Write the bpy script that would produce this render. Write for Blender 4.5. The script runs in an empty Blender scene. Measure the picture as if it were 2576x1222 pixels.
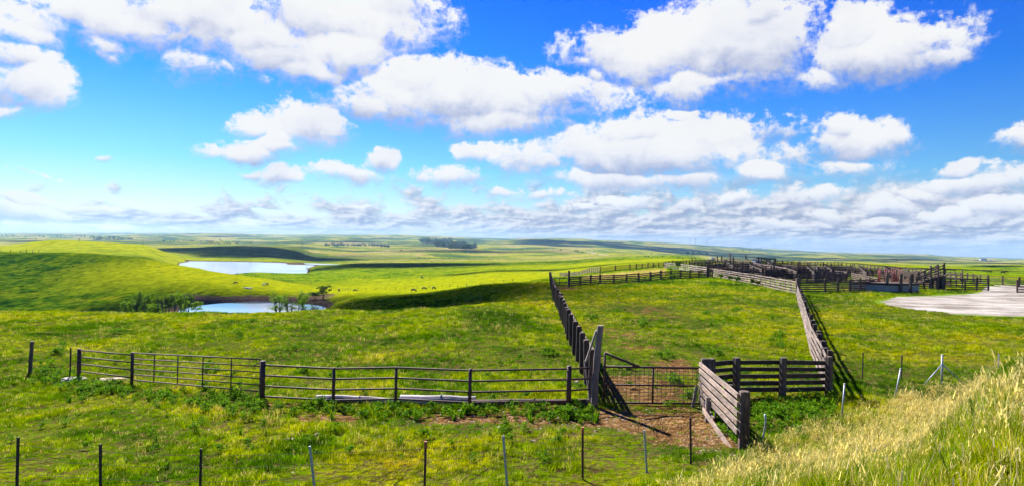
import bpy, math, random
import numpy as np
from mathutils import Vector, Matrix, Euler
random.seed(7); rng = np.random.default_rng(11)
scene = bpy.context.scene
COL = scene.collection

# ------------------------------------------------------------------ camera
F, CX, CY, W2 = 1535.0, 1288.0, 611.0, 2576.0
ZC = 6.0
pitch = math.atan(7 / F); roll = math.radians(1.245)
fwd = Vector((0, math.cos(pitch), math.sin(pitch)))
r0 = Vector((1, 0, 0)); u0 = Vector((0, -math.sin(pitch), math.cos(pitch)))
right = r0 * math.cos(roll) + u0 * math.sin(roll)
up = u0 * math.cos(roll) - r0 * math.sin(roll)
cam = bpy.data.cameras.new("camera"); camo = bpy.data.objects.new("camera", cam); COL.objects.link(camo)
cam.sensor_width = 36; cam.lens = 36 * F / W2; cam.clip_end = 60000; cam.clip_start = 0.2
camo.matrix_world = Matrix(((right.x, up.x, -fwd.x, 0), (right.y, up.y, -fwd.y, 0), (right.z, up.z, -fwd.z, ZC), (0, 0, 0, 1)))
scene.camera = camo

def ray(px, py):
    return (right * ((px - CX) / F) + up * (-(py - CY) / F) + fwd)
def hy(px): return 590 + 56 * px / W2

# ------------------------------------------------------------------ terrain height field
# every column: (distance, drop below the eye) or (distance, image row, 'y')
def Y(d, y): return (d, y, 'y')
FAR0 = [Y(3000, 612), Y(5000, 604), Y(8000, 597), Y(12000, 590), Y(15000, 587), Y(17000, 588)]
cols = {
 -1800: [(1.5, 4.3), (6, 5.0), (13, 5.6), (28, 6.4), (50, 6.5), (90, 12), (200, 26), (300, 26), (450, 14), (700, 22), (1100, 16), (2000, 30)] + FAR0,
 -300: [(1.5, 4.3), (6, 5.0), (13, 5.6), (28, 6.5), (50, 6.5), (80, 12), (130, 20), (200, 27), (250, 31), (350, 22), (450, 12.3), (600, 18), (1100, 17), (1500, 34)] + FAR0,
 0: [(1.5, 4.3), (6, 5.0), (13, 5.65), (18, 6.0), (28, 6.55), (50, 6.6), (56, 7.1), (80, 12), (130, 21), (200, 29), Y(245, 796), Y(350, 690), Y(450, 633), (520, 16), (640, 23), Y(800, 642), Y(950, 628), Y(1100, 617), Y(1500, 626)] + FAR0,
 150: [(1.5, 4.3), (6, 5.0), (13, 5.65), (18, 5.95), (28, 6.45), (50, 6.5), (56, 7.0), (80, 12), (130, 21), (200, 29), Y(240, 794), Y(340, 700), Y(440, 634), (520, 18), (640, 25), Y(800, 640), Y(950, 622), Y(1100, 604), Y(1500, 630), Y(3000, 612)] + FAR0[1:],
 350: [(1.5, 4.3), (6, 5.0), (13, 5.65), (18, 5.85), (28, 6.3), (50, 6.4), (56, 7.0), (80, 12), (130, 21), (200, 28), Y(232, 788), Y(290, 735), Y(340, 690), Y(420, 646), (500, 22), (620, 30), Y(800, 648), Y(1000, 626), Y(1150, 614), Y(1600, 628), Y(3000, 613)] + FAR0[1:],
 480: [(1.5, 4.3), (6, 5.0), (13, 5.6), (20, 5.75), (28, 6.15), (50, 6.2), (56, 6.9), (80, 12), (130, 21), (200, 28), Y(222, 789), Y(245, 772), Y(270, 752), Y(300, 722), Y(330, 702), Y(385, 671), (450, 28), (560, 40), (680, 42.5), (1010, 42.5), Y(1070, 658), Y(1250, 650), Y(1500, 638), Y(1800, 622), Y(2300, 628), Y(3200, 616), Y(4500, 608), Y(7000, 600), Y(12000, 590), Y(15000, 588), (17000, 5)],
 530: [(1.5, 4.3), (6, 5.0), (13, 5.6), (20, 5.75), (28, 6.0), (50, 6.1), (56, 6.9), (80, 12), (130, 21), (200, 28), (216, 29), (244, 29), (255, 27.2), Y(270, 748), Y(292, 727), Y(330, 707), Y(388, 681), (450, 30), (560, 40), (690, 42.5), (1060, 42.5), Y(1110, 657), Y(1400, 646), Y(1600, 632), Y(1850, 620), Y(2400, 626), Y(3200, 616), Y(4500, 608), Y(7000, 600), Y(12000, 590), Y(15000, 588), (17000, 5)],
 650: [(1.5, 4.3), (6, 5.0), (13, 5.55), (21, 5.6), (28, 5.8), (49, 6.0), (56, 6.9), (80, 12), (130, 21), (200, 28), (213, 29.5), (262, 29.5), (272, 26.9), (276, 26.3), Y(294, 729), (302, 24.6), Y(345, 711), Y(400, 697), (460, 31), (560, 35.5), Y(650, 692), Y(710, 684), (725, 38), (760, 42), (1090, 42.5), (1135, 39.9), Y(1200, 655), Y(1500, 645), Y(1700, 632), Y(1900, 619), Y(2500, 625), Y(3500, 615), Y(5000, 607), Y(8000, 598), Y(12000, 591), Y(15000, 590), (17000, 5)],
 740: [(1.5, 4.3), (6, 5.0), (13, 5.5), (21, 5.6), (28, 5.7), (49, 5.75), (56, 6.7), (80, 11), (130, 20), (200, 27), (213, 29), (255, 29), (268, 26.8), (273, 26), Y(294, 737), (303, 25.3), Y(340, 722), Y(390, 713), (460, 31.5), (560, 35), Y(650, 694), Y(715, 687), (735, 38.5), (770, 42), (1010, 42.5), (1050, 39.8), Y(1150, 659), Y(1500, 650), Y(1800, 632), Y(2000, 620), Y(2500, 625), Y(3500, 616), Y(5000, 608), Y(8000, 600), Y(12000, 592), Y(15000, 591), (17000, 5)],
 800: [(1.5, 4.3), (6, 5.0), (13, 5.5), (21, 5.6), (28, 5.7), (49, 5.7), (56, 6.4), (80, 9.9), (100, 12), (130, 16.5), (200, 25), (225, 28), (250, 28), (262, 26.8), (270, 26), Y(294, 742), (305, 26), Y(340, 732), Y(385, 722), (460, 32), (560, 35), Y(650, 695), Y(720, 688), Y(800, 680), Y(900, 672), Y(1000, 668), (1060, 40), Y(1200, 661), Y(1500, 655), Y(2000, 640), Y(2500, 628), Y(3500, 619), Y(5000, 609), Y(8000, 601), Y(12000, 592), Y(15000, 591), (17000, 5)],
 900: [(1.5, 4.3), (6, 5.0), (13, 5.5), (21, 5.6), (28, 5.7), (49, 5.7), (55, 6.3), (75, 8.8), Y(110, 751), (130, 14), (180, 20), Y(245, 748), Y(290, 737), Y(340, 727), Y(450, 711), Y(550, 699), Y(640, 690), Y(750, 678), Y(950, 662), Y(1150, 665), Y(1500, 655), Y(2000, 645), Y(2700, 632), Y(3500, 622), Y(5000, 612), Y(8000, 602), Y(12000, 593), Y(15000, 593), (17000, 5)],
 1100: [(1.5, 4.2), (6, 4.9), (13, 5.45), (21, 5.6), (28, 5.6), (48, 5.25), (55, 5.9), (80, 8.4), Y(115, 733), (140, 12), (180, 17), Y(250, 738), Y(290, 729), Y(330, 721), Y(450, 705), Y(600, 689), Y(800, 673), Y(1000, 660), Y(1200, 663), Y(1500, 654), Y(2000, 645), Y(2700, 632), Y(3500, 623), Y(5000, 613), Y(8000, 604), Y(12000, 597), Y(15000, 597), (17000, 5)],
 1250: [(1.5, 4.0), (6, 4.8), (14, 5.4), (22, 5.5), (30, 5.4), (50, 5.0), (60, 5.8), (78, 7.2), Y(115, 714), (140, 10), (180, 14), (220, 16.5), Y(290, 713), Y(400, 697), Y(600, 678), Y(800, 667), Y(1000, 660), Y(1200, 662), Y(1800, 650), Y(2400, 640), Y(3000, 632), Y(3600, 628), Y(5000, 617), Y(8000, 607), Y(12000, 601), Y(15000, 601), (17000, 5)],
 1390: [(1.5, 3.9), (6, 4.7), (14, 5.4), (21, 5.4), (30, 5.5), (50, 5.6), (65, 5.9), Y(100, 720), Y(150, 699), (200, 11), Y(300, 699), Y(400, 690), Y(600, 676), Y(900, 661), Y(1000, 656), Y(1300, 658), Y(1800, 649), Y(2400, 640), Y(3200, 631), Y(5000, 618), Y(8000, 609), Y(12000, 602), Y(15000, 603), (17000, 5)],
 1550: [(1.5, 3.6), (6, 4.2), (11, 4.9), (15, 5.45), (20, 5.45), (30, 5.6), (65, 5.9), (100, 6.3), (150, 7.0), (215, 7.6), (260, 9.5), Y(350, 677), Y(500, 667), Y(800, 655), Y(1200, 646), Y(1500, 648), Y(2200, 634), (2700, 45), Y(4000, 628), Y(6000, 620), Y(9000, 611), Y(12000, 607), Y(15000, 607), (17000, 5)],
 1700: [(1.5, 3.2), (5, 3.5), (8, 3.9), (12, 4.6), (15.5, 5.35), (18, 5.5), (22, 5.5), (65, 5.8), (100, 5.8), (150, 6.1), (250, 6.5), (330, 8), Y(500, 660), Y(800, 650), Y(1200, 642), Y(1600, 646), Y(2500, 643), Y(4000, 636), Y(6000, 627), Y(9000, 618), Y(12000, 613), Y(15000, 613), (17000, 5)],
 1900: [(1.5, 2.3), (5, 2.7), (9.5, 3.75), (13, 4.9), (16.8, 5.45), (22, 5.65), (65, 5.7), (100, 5.7), (150, 5.8), (250, 6), (380, 6.2), (600, 16), Y(1500, 662), Y(3000, 654), Y(4500, 647), Y(6500, 639), Y(9000, 631), Y(12000, 626), Y(15000, 626), (17000, 5)],
 2100: [(1.5, 1.9), (5, 2.2), (8, 3.0), (12, 4.25), (18, 5.5), (24.5, 5.8), (30, 6.0), (45, 5.8), (65, 5.7), (100, 5.7), (150, 5.8), (280, 6), (400, 7.2), Y(700, 658), Y(900, 661), Y(1500, 659), Y(3000, 654), Y(5000, 649), Y(8000, 641), Y(12000, 635), Y(15000, 635), (17000, 5)],
 2300: [(1.5, 1.7), (4, 1.9), (7, 2.5), (12, 3.9), (18, 5.2), (25, 6.0), (32, 6.1), (45, 5.8), (65, 5.7), (100, 5.7), (170, 5.8), (250, 6.6), Y(330, 684), Y(450, 682), Y(600, 675), Y(800, 668), (950, 22), Y(1200, 665), Y(1500, 668), Y(2500, 661), Y(5000, 653), Y(8000, 647), Y(12000, 642.5), Y(15000, 643), (17000, 5)],
 2576: [(1.5, 1.6), (5, 1.8), (10, 1.85), (12, 2.3), (15, 3.3), (20, 4.9), (26, 5.7), (34, 5.9), (58, 5.75), (100, 5.7), (180, 6), Y(260, 692), Y(400, 690), Y(600, 682), Y(800, 675), Y(1000, 666), (1200, 22), Y(1500, 669), Y(2500, 663), Y(5000, 658), Y(8000, 655), Y(12000, 652.5), Y(15000, 653), (17000, 5)],
 3100: [(1.5, 1.6), (5, 1.7), (10, 1.7), (14, 2.2), (20, 4.0), (30, 5.5), (58, 5.8), (180, 6), (400, 14), (1000, 20), (2000, 30), (5000, 50), (12000, 20), (17000, 5)],
 4400: [(1.5, 1.6), (10, 1.8), (30, 5.5), (180, 6), (400, 14), (1000, 20), (2000, 30), (5000, 50), (12000, 20), (17000, 5)],
}
def pchip(x, y, xi):
    x = np.asarray(x, float); y = np.asarray(y, float)
    h = np.diff(x); dl = (np.diff(y, axis=0).T / h).T
    m = np.zeros_like(y)
    a, b = dl[:-1], dl[1:]
    sh = (slice(None),) + (None,) * (y.ndim - 1)
    w1 = (2 * h[1:] + h[:-1])[sh]; w2 = (h[1:] + 2 * h[:-1])[sh]
    with np.errstate(divide='ignore', invalid='ignore'):
        mm = (w1 + w2) / (w1 / a + w2 / b)
    m[1:-1] = np.where(a * b > 0, mm, 0)
    m[0] = dl[0]; m[-1] = dl[-1]
    i = np.clip(np.searchsorted(x, xi) - 1, 0, len(x) - 2)
    t = ((xi - x[i]) / h[i])[sh]; hh = h[i][sh]
    return ((1 + 2 * t) * (1 - t) ** 2 * y[i] + t * (1 - t) ** 2 * hh * m[i] + t * t * (3 - 2 * t) * y[i + 1] + t * t * (t - 1) * hh * m[i + 1])

ds = np.exp(np.arange(math.log(1.5), math.log(16500), 0.0125)); LD = np.log(ds)
cpx = sorted(cols)
prof = []
for c in cpx:
    d = []; z = []
    for p in cols[c]:
        d.append(p[0]); z.append(ZC - (p[0] * (p[1] - hy(c)) / F if len(p) == 3 else p[1]))
    o = np.argsort(d); d = np.array(d)[o]; z = np.array(z)[o]
    prof.append(pchip(np.log(d), z, LD))
prof = np.array(prof)
gpx = np.concatenate([np.arange(-1800, -120, 24), np.arange(-120, 2700, 6.0), np.arange(2700, 4400, 24)])
Z = pchip(cpx, prof, gpx)            # [col, row]
T = (gpx - CX) / F
# value noise fbm
_perm = rng.permutation(4096); _grad = rng.uniform(0, 2 * math.pi, 4096)
def perlin(x, y):
    xi = np.floor(x).astype(int); yi = np.floor(y).astype(int); xf = x - xi; yf = y - yi
    def g(a, b, dx, dy):
        an = _grad[_perm[(a + _perm[b & 4095]) & 4095]]
        return np.cos(an) * dx + np.sin(an) * dy
    u = xf * xf * xf * (xf * (xf * 6 - 15) + 10); v = yf * yf * yf * (yf * (yf * 6 - 15) + 10)
    n0 = g(xi, yi, xf, yf) * (1 - u) + g(xi + 1, yi, xf - 1, yf) * u
    n1 = g(xi, yi + 1, xf, yf - 1) * (1 - u) + g(xi + 1, yi + 1, xf - 1, yf - 1) * u
    return (n0 * (1 - v) + n1 * v) * 1.5
def fbm(x, y, o=3):
    s = 0; a = 1
    for k in range(o): s = s + a * perlin(x * 2 ** k + 17.3 * k, y * 2 ** k + 5.1 * k); a *= 0.5
    return s
def sst(x, a, b):
    t = np.clip((x - a) / (b - a), 0, 1); return t * t * (3 - 2 * t)
TT, DD = np.meshgrid(T, ds, indexing='ij')
XX = TT * DD; YY = DD
near_pond = np.exp(-(((XX + 105) / 60) ** 2 + ((YY - 240) / 55) ** 2)) + np.exp(-(((XX + 360) / 280) ** 2 + ((YY - 900) / 260) ** 2))
flat = 1 - np.clip(near_pond * 1.6, 0, 1)
Z = Z + fbm(XX / 3.1, YY / 3.1, 3) * 0.05 * sst(DD, 4, 12)
yardm = sst(XX, -8, 5) * sst(-DD, -260, -200) * sst(DD, 15, 18)
Z = Z + fbm(XX / 22, YY / 22, 3) * 0.32 * sst(DD, 70, 160) * flat * (1 - yardm)
Z = Z + fbm(XX / 90, YY / 90, 3) * 1.1 * sst(DD, 420, 900) * flat
Z = Z + fbm(XX / 420, YY / 420, 3) * 10 * sst(DD, 1500, 3500)
Z = Z + fbm(XX / 1500, YY / 1500 + 3, 4) * 34 * sst(DD, 3600, 7000) * (1 - 0.6 * sst(DD, 10500, 13000))
def Hgt(x, y):
    y = max(y, 1.6); t = x / y; ci = np.interp(t, T, np.arange(len(T))); ri = np.interp(math.log(y), LD, np.arange(len(LD)))
    c = min(int(ci), len(T) - 2); r = min(int(ri), len(LD) - 2); a = ci - c; b = ri - r
    return float((Z[c, r] * (1 - b) + Z[c, r + 1] * b) * (1 - a) + (Z[c + 1, r] * (1 - b) + Z[c + 1, r + 1] * b) * a)
def HgtV(x, y):
    y = np.maximum(y, 1.6); t = x / y; ci = np.interp(t, T, np.arange(len(T))); ri = np.interp(np.log(y), LD, np.arange(len(LD)))
    c = np.minimum(ci.astype(int), len(T) - 2); r = np.minimum(ri.astype(int), len(LD) - 2); a = ci - c; b = ri - r
    return (Z[c, r] * (1 - b) + Z[c, r + 1] * b) * (1 - a) + (Z[c + 1, r] * (1 - b) + Z[c + 1, r + 1] * b) * a
def G(px, py, dmin=6.0, dmax=16000):
    """the ground point seen at an image position (in 2576-wide units)"""
    r = ray(px, py); r = r / r.y
    dd = np.exp(np.arange(math.log(dmin), math.log(dmax), 0.003))
    g = ZC + r.z * dd - HgtV(r.x * dd, dd)
    k = np.where(g < 0)[0]
    if len(k) == 0: k = [int(np.argmin(g / dd))]
    if k[0] > 0 and g[k[0]] < 0:
        a, b = g[k[0] - 1], g[k[0]]; d = dd[k[0] - 1] + (dd[k[0]] - dd[k[0] - 1]) * a / (a - b)
    else: d = dd[k[0]]
    return Vector((r.x * d, d, Hgt(r.x * d, d)))
def G4(x, y, dmin=6.0, dmax=16000): return G(x / 1.59, y / 1.59, dmin, dmax)
def gz(x, y): return Vector((x, y, Hgt(x, y)))

# ------------------------------------------------------------------ helpers
def tag(o, label=None, cat=None, group=None, kind=None):
    if label: o["label"] = label
    if cat: o["category"] = cat
    if group: o["group"] = group
    if kind: o["kind"] = kind
    return o
def empty(name, loc, label, cat, group=None, rz=0):
    o = bpy.data.objects.new(name, None); COL.objects.link(o); o.location = loc; o.rotation_euler = (0, 0, rz)
    o.empty_display_size = 0.2
    return tag(o, label, cat, group)
class MB:
    def __init__(s): s.v = []; s.f = []; s.uv = []
    def loft(s, rings, cap=True):
        """rings: list of lists of Vectors of the same length"""
        b = len(s.v); n = len(rings[0]); off = random.uniform(0, 50); L = 0; us = [0]
        for i in range(1, len(rings)): L += (rings[i][0] - rings[i - 1][0]).length; us.append(L)
        for r in rings: s.v.extend(r)
        for i in range(len(rings) - 1):
            for k in range(n):
                k2 = (k + 1) % n
                s.f.append((b + i * n + k, b + i * n + k2, b + (i + 1) * n + k2, b + (i + 1) * n + k))
                v0, v1 = off + k * 0.06, off + (k + 1) * 0.06
                s.uv += [(us[i] + off, v0), (us[i] + off, v1), (us[i + 1] + off, v1), (us[i + 1] + off, v0)]
        if cap:
            s.f.append(tuple(b + k for k in reversed(range(n)))); s.uv += [(off, off + .05 * k) for k in range(n)]
            e = b + (len(rings) - 1) * n
            s.f.append(tuple(e + k for k in range(n))); s.uv += [(off, off + .05 * k) for k in range(n)]
    def beam(s, p0, p1, w, h, upv=Vector((0, 0, 1)), segs=1, jit=0.0):
        """box bar from p0 to p1; w across, h along upv"""
        p0 = Vector(p0); p1 = Vector(p1); a = (p1 - p0).normalized(); sd = a.cross(upv)
        if sd.length < 1e-4: sd = a.cross(Vector((0, 1, 0)))
        sd.normalize(); u = sd.cross(a).normalized(); rings = []
        for i in range(segs + 1):
            c = p0.lerp(p1, i / segs); c = c + u * random.uniform(-jit, jit) + sd * random.uniform(-jit, jit) * .5
            hh = h * random.uniform(1 - 4 * jit, 1 + 2 * jit)
            rings.append([c - sd * w / 2 - u * hh / 2, c + sd * w / 2 - u * hh / 2, c + sd * w / 2 + u * hh / 2, c - sd * w / 2 + u * hh / 2])
        s.loft(rings)
    def tube(s, pts, r, n=8, r1=None, cap=True):
        pts = [Vector(p) for p in pts]; r1 = r if r1 is None else r1; rings = []; pr = None
        for i, p in enumerate(pts):
            a = (pts[min(i + 1, len(pts) - 1)] - pts[max(i - 1, 0)]).normalized()
            x = a.orthogonal().normalized() if pr is None else (pr - a * pr.dot(a)).normalized()
            pr = x; y = a.cross(x); rr = r + (r1 - r) * i / max(1, len(pts) - 1)
            rings.append([p + (x * math.cos(2 * math.pi * k / n) + y * math.sin(2 * math.pi * k / n)) * rr for k in range(n)])
        s.loft(rings, cap)
    def mesh(s, name, mat, smooth=False):
        me = bpy.data.meshes.new(name); me.from_pydata([tuple(v) for v in s.v], [], s.f)
        if s.uv:
            uv = me.uv_layers.new(name="grain"); uv.data.foreach_set("uv", np.array(s.uv, dtype=np.float32).ravel())
        me.materials.append(mat)
        if smooth: me.polygons.foreach_set("use_smooth", [True] * len(me.polygons))
        me.update(); return me
    def build(s, name, mat, parent=None, smooth=False):
        me = s.mesh(name, mat, smooth)
        return link(name, me, parent)
def link(name, me, parent=None):
    o = bpy.data.objects.new(name, me); COL.objects.link(o)
    if parent is not None:
        o.parent = parent; o.matrix_parent_inverse = Matrix.Translation(-parent.location) if parent.rotation_euler.z == 0 else (Matrix.Translation(parent.location) @ parent.rotation_euler.to_matrix().to_4x4()).inverted()
    return o
def put(name, me, parent, loc, rot=(0, 0, 0), sc=(1, 1, 1)):
    """a copy of a shared part mesh under its thing, placed in world space"""
    o = bpy.data.objects.new(name, me); COL.objects.link(o); o.parent = parent
    o.location = Vector(loc) - parent.location; o.rotation_euler = rot; o.scale = sc
    return o
def copy_tree(o, parent=None):
    c = o.copy(); COL.objects.link(c); c.parent = parent
    for ch in o.children: copy_tree(ch, c)
    return c

# ------------------------------------------------------------------ materials
def N(nt, t, **kw):
    n = nt.nodes.new(t)
    for k, v in kw.items():
        if k.startswith('i_'):
            key = k[2:]; n.inputs[int(key) if key.isdigit() else key].default_value = v
        else: setattr(n, k, v)
    return n
def mat(name):
    m = bpy.data.materials.new(name); m.use_nodes = True; nt = m.node_tree
    return m, nt, nt.nodes['Principled BSDF']
def ramp(nt, fac, stops, interp='LINEAR'):
    r = nt.nodes.new('ShaderNodeValToRGB'); r.color_ramp.interpolation = interp
    e = r.color_ramp.elements
    while len(e) < len(stops): e.new(0.5)
    for i, (p, c) in enumerate(stops): e[i].position = p; e[i].color = (*c, 1) if len(c) == 3 else c
    nt.links.new(fac, r.inputs[0]); return r.outputs[0]
def math_(nt, op, a, b=None, c=None, clamp=False):
    n = nt.nodes.new('ShaderNodeMath'); n.operation = op; n.use_clamp = clamp
    for i, v in enumerate((a, b, c)):
        if v is None: continue
        if isinstance(v, (int, float)): n.inputs[i].default_value = v
        else: nt.links.new(v, n.inputs[i])
    return n.outputs[0]
def mixc(nt, f, a, b, blend='MIX'):
    n = nt.nodes.new('ShaderNodeMix'); n.data_type = 'RGBA'; n.blend_type = blend
    for i, v in ((0, f), (6, a), (7, b)):
        if isinstance(v, (int, float)): n.inputs[i].default_value = v
        elif isinstance(v, tuple): n.inputs[i].default_value = (*v, 1)
        else: nt.links.new(v, n.inputs[i])
    return n.outputs[2]
def noise(nt, vec, scale, detail=3, rough=0.55, dist=0.0, dim='3D'):
    n = nt.nodes.new('ShaderNodeTexNoise'); n.noise_dimensions = dim; n.inputs['Scale'].default_value = scale
    n.inputs['Detail'].default_value = detail; n.inputs['Roughness'].default_value = rough; n.inputs['Distortion'].default_value = dist
    if vec is not None: nt.links.new(vec, n.inputs['Vector'])
    return n.outputs['Fac']
def mapping(nt, vec, scale=(1, 1, 1), rot=(0, 0, 0), loc=(0, 0, 0)):
    n = nt.nodes.new('ShaderNodeMapping'); n.inputs['Scale'].default_value = scale; n.inputs['Rotation'].default_value = rot; n.inputs['Location'].default_value = loc
    nt.links.new(vec, n.inputs['Vector']); return n.outputs[0]
def maprange(nt, v, a, b, c=0, d=1, smooth=True):
    n = nt.nodes.new('ShaderNodeMapRange'); n.interpolation_type = 'SMOOTHSTEP' if smooth else 'LINEAR'
    nt.links.new(v, n.inputs[0])
    for i, q in enumerate((a, b, c, d)): n.inputs[i + 1].default_value = q
    return n.outputs[0]

def wood_mat(name, dark, mid, light, rust=0.0):
    m, nt, bs = mat(name)
    uv = N(nt, 'ShaderNodeUVMap', uv_map='grain').outputs[0]
    g = noise(nt, mapping(nt, uv, (1.2, 22, 1)), 3.0, 5, 0.65, 0.6)
    p = noise(nt, mapping(nt, uv, (0.5, 2.0, 1)), 2.0, 3)
    c = ramp(nt, g, [(0.28, dark), (0.5, mid), (0.72, light)])
    c = mixc(nt, maprange(nt, p, 0.35, 0.75), c, tuple(x * 0.55 for x in mid))
    if rust: c = mixc(nt, math_(nt, 'MULTIPLY', maprange(nt, noise(nt, mapping(nt, uv, (1, 3, 1)), 3.0, 3), 0.5, 0.7), rust), c, (0.22, 0.09, 0.04))
    tone = noise(nt, mapping(nt, uv, (0.06, 0.9, 1)), 3.0, 1); c = mixc(nt, 1.0, c, ramp(nt, tone, [(0.3, (.45, .45, .45)), (0.5, (1, 1, 1)), (0.7, (1.5, 1.45, 1.4))]), 'MULTIPLY')
    oi = N(nt, 'ShaderNodeObjectInfo').outputs['Random']
    c = mixc(nt, 1.0, c, ramp(nt, oi, [(0, (0.75, 0.75, 0.75)), (1, (1.15, 1.1, 1.1))]), 'MULTIPLY')
    nt.links.new(c, bs.inputs['Base Color']); bs.inputs['Roughness'].default_value = 0.9
    b = N(nt, 'ShaderNodeBump', i_Strength=0.6, i_Distance=0.02); nt.links.new(g, b.inputs['Height']); nt.links.new(b.outputs[0], bs.inputs['Normal'])
    return m
M = {}
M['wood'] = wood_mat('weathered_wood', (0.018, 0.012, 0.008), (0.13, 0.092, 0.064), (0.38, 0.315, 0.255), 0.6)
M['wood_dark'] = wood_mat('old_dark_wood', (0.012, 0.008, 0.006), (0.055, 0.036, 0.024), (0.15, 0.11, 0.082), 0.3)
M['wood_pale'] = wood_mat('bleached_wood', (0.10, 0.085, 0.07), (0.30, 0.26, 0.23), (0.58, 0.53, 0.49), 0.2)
M['wood_mid'] = wood_mat('sunlit_pale_board', (0.04, 0.028, 0.02), (0.24, 0.19, 0.15), (0.52, 0.445, 0.385), 0.45)  # paler than wood: sunlight on lit boards put into the colour; also grey pole
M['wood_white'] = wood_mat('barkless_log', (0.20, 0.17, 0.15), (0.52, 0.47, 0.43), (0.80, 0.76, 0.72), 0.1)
M['wood_red'] = wood_mat('reddish_wood', (0.07, 0.035, 0.025), (0.26, 0.15, 0.11), (0.48, 0.36, 0.30), 0.6)
def metal_mat(name, c0, c1, rough=0.7, metal=0.0):
    m, nt, bs = mat(name)
    tc = N(nt, 'ShaderNodeTexCoord').outputs['Object']
    nt.links.new(ramp(nt, noise(nt, tc, 9, 4, 0.7), [(0.35, c0), (0.65, c1)]), bs.inputs['Base Color'])
    bs.inputs['Roughness'].default_value = rough; bs.inputs['Metallic'].default_value = metal
    return m
M['rust'] = metal_mat('rusty_pipe', (0.035, 0.014, 0.012), (0.10, 0.035, 0.025))
M['rust_dark'] = metal_mat('dark_steel', (0.012, 0.009, 0.008), (0.04, 0.022, 0.018))
M['red_pipe'] = metal_mat('red_painted_pipe', (0.22, 0.03, 0.025), (0.36, 0.07, 0.05))
M['tpost'] = metal_mat('tpost_paint', (0.035, 0.02, 0.018), (0.09, 0.03, 0.024))
M['tip_red'] = metal_mat('orange_tip', (0.30, 0.06, 0.03), (0.42, 0.10, 0.05))
M['galv'] = metal_mat('galvanised', (0.25, 0.28, 0.32), (0.45, 0.48, 0.52), 0.5, 0.3)
M['white'] = metal_mat('white_paint', (0.50, 0.50, 0.48), (0.66, 0.66, 0.64))
M['wire'] = metal_mat('wire', (0.018, 0.012, 0.010), (0.05, 0.032, 0.025), 0.9)
M['blue'] = metal_mat('blue_sheet', (0.16, 0.22, 0.42), (0.24, 0.32, 0.56))
M['concrete'] = metal_mat('concrete', (0.22, 0.19, 0.16), (0.44, 0.40, 0.35), 0.95)
M['stone'] = metal_mat('limestone', (0.20, 0.14, 0.085), (0.48, 0.38, 0.28), 0.95)
M['slate'] = metal_mat('roofing', (0.05, 0.05, 0.055), (0.09, 0.09, 0.1), 0.9)
M['cow_black'] = metal_mat('black_hide', (0.008, 0.007, 0.007), (0.018, 0.013, 0.011), 0.8)
M['cow_white'] = metal_mat('cream_hide', (0.50, 0.44, 0.36), (0.70, 0.64, 0.56), 0.9)
M['bark'] = wood_mat('bark', (0.02, 0.016, 0.012), (0.06, 0.048, 0.036), (0.13, 0.11, 0.085))

def leaf_mat(name, a, b, c, trans=0.35):
    m, nt, bs = mat(name)
    pos = N(nt, 'ShaderNodeNewGeometry').outputs['Position']
    rnd = N(nt, 'ShaderNodeAttribute', attribute_name='leafrnd').outputs['Fac']
    col = ramp(nt, rnd, [(0, a), (0.5, b), (1, c)])
    nt.links.new(col, bs.inputs['Base Color']); bs.inputs['Roughness'].default_value = 0.7; bs.inputs['Specular IOR Level'].default_value = 0.05
    tr = N(nt, 'ShaderNodeBsdfTranslucent'); nt.links.new(mixc(nt, 1.0, col, (1.3, 1.25, 0.5), 'MULTIPLY'), tr.inputs[0])
    mx = N(nt, 'ShaderNodeMixShader', i_0=trans); nt.links.new(bs.outputs[0], mx.inputs[1]); nt.links.new(tr.outputs[0], mx.inputs[2])
    nt.links.new(mx.outputs[0], nt.nodes['Material Output'].inputs['Surface'])
    return m
M['leaf'] = leaf_mat('leaves', (0.035, 0.075, 0.012), (0.06, 0.12, 0.015), (0.11, 0.19, 0.02))
M['leaf_bright'] = leaf_mat('bright_leaves', (0.08, 0.17, 0.008), (0.14, 0.26, 0.010), (0.22, 0.34, 0.02))
M['leaf_far'] = leaf_mat('far_leaves', (0.03, 0.055, 0.02), (0.045, 0.08, 0.03), (0.07, 0.11, 0.04), 0.1)
M['leaf_weed'] = leaf_mat('weed_leaves', (0.04, 0.12, 0.004), (0.08, 0.20, 0.006), (0.18, 0.30, 0.01))

# patch colour shared by the ground sheet and the grass that grows on it
def patch_color(nt, pos, rnd=None, kind='ground'):
    n1 = noise(nt, mapping(nt, pos, (1, 1, 0.2)), 0.13, 4, 0.6, 0.8)
    n2 = noise(nt, mapping(nt, pos, (1, 1, 0.2), loc=(40, 9, 0)), 0.03, 3, 0.5, 0.6)
    n3 = noise(nt, mapping(nt, pos, (0.35, 1, 0.2), (0, 0, 0.2)), 0.9, 4, 0.7)
    s = math_(nt, 'ADD', math_(nt, 'MULTIPLY', n1, 0.55), math_(nt, 'ADD', math_(nt, 'MULTIPLY', n2, 0.30), math_(nt, 'MULTIPLY', n3, 0.30)))
    c = ramp(nt, s, [(0.44, (0.022, 0.080, 0.001)), (0.515, (0.075, 0.175, 0.001)), (0.58, (0.18, 0.265, 0.001)), (0.66, (0.31, 0.335, 0.002)), (0.78, (0.40, 0.30, 0.02))])
    return c, s

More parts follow.
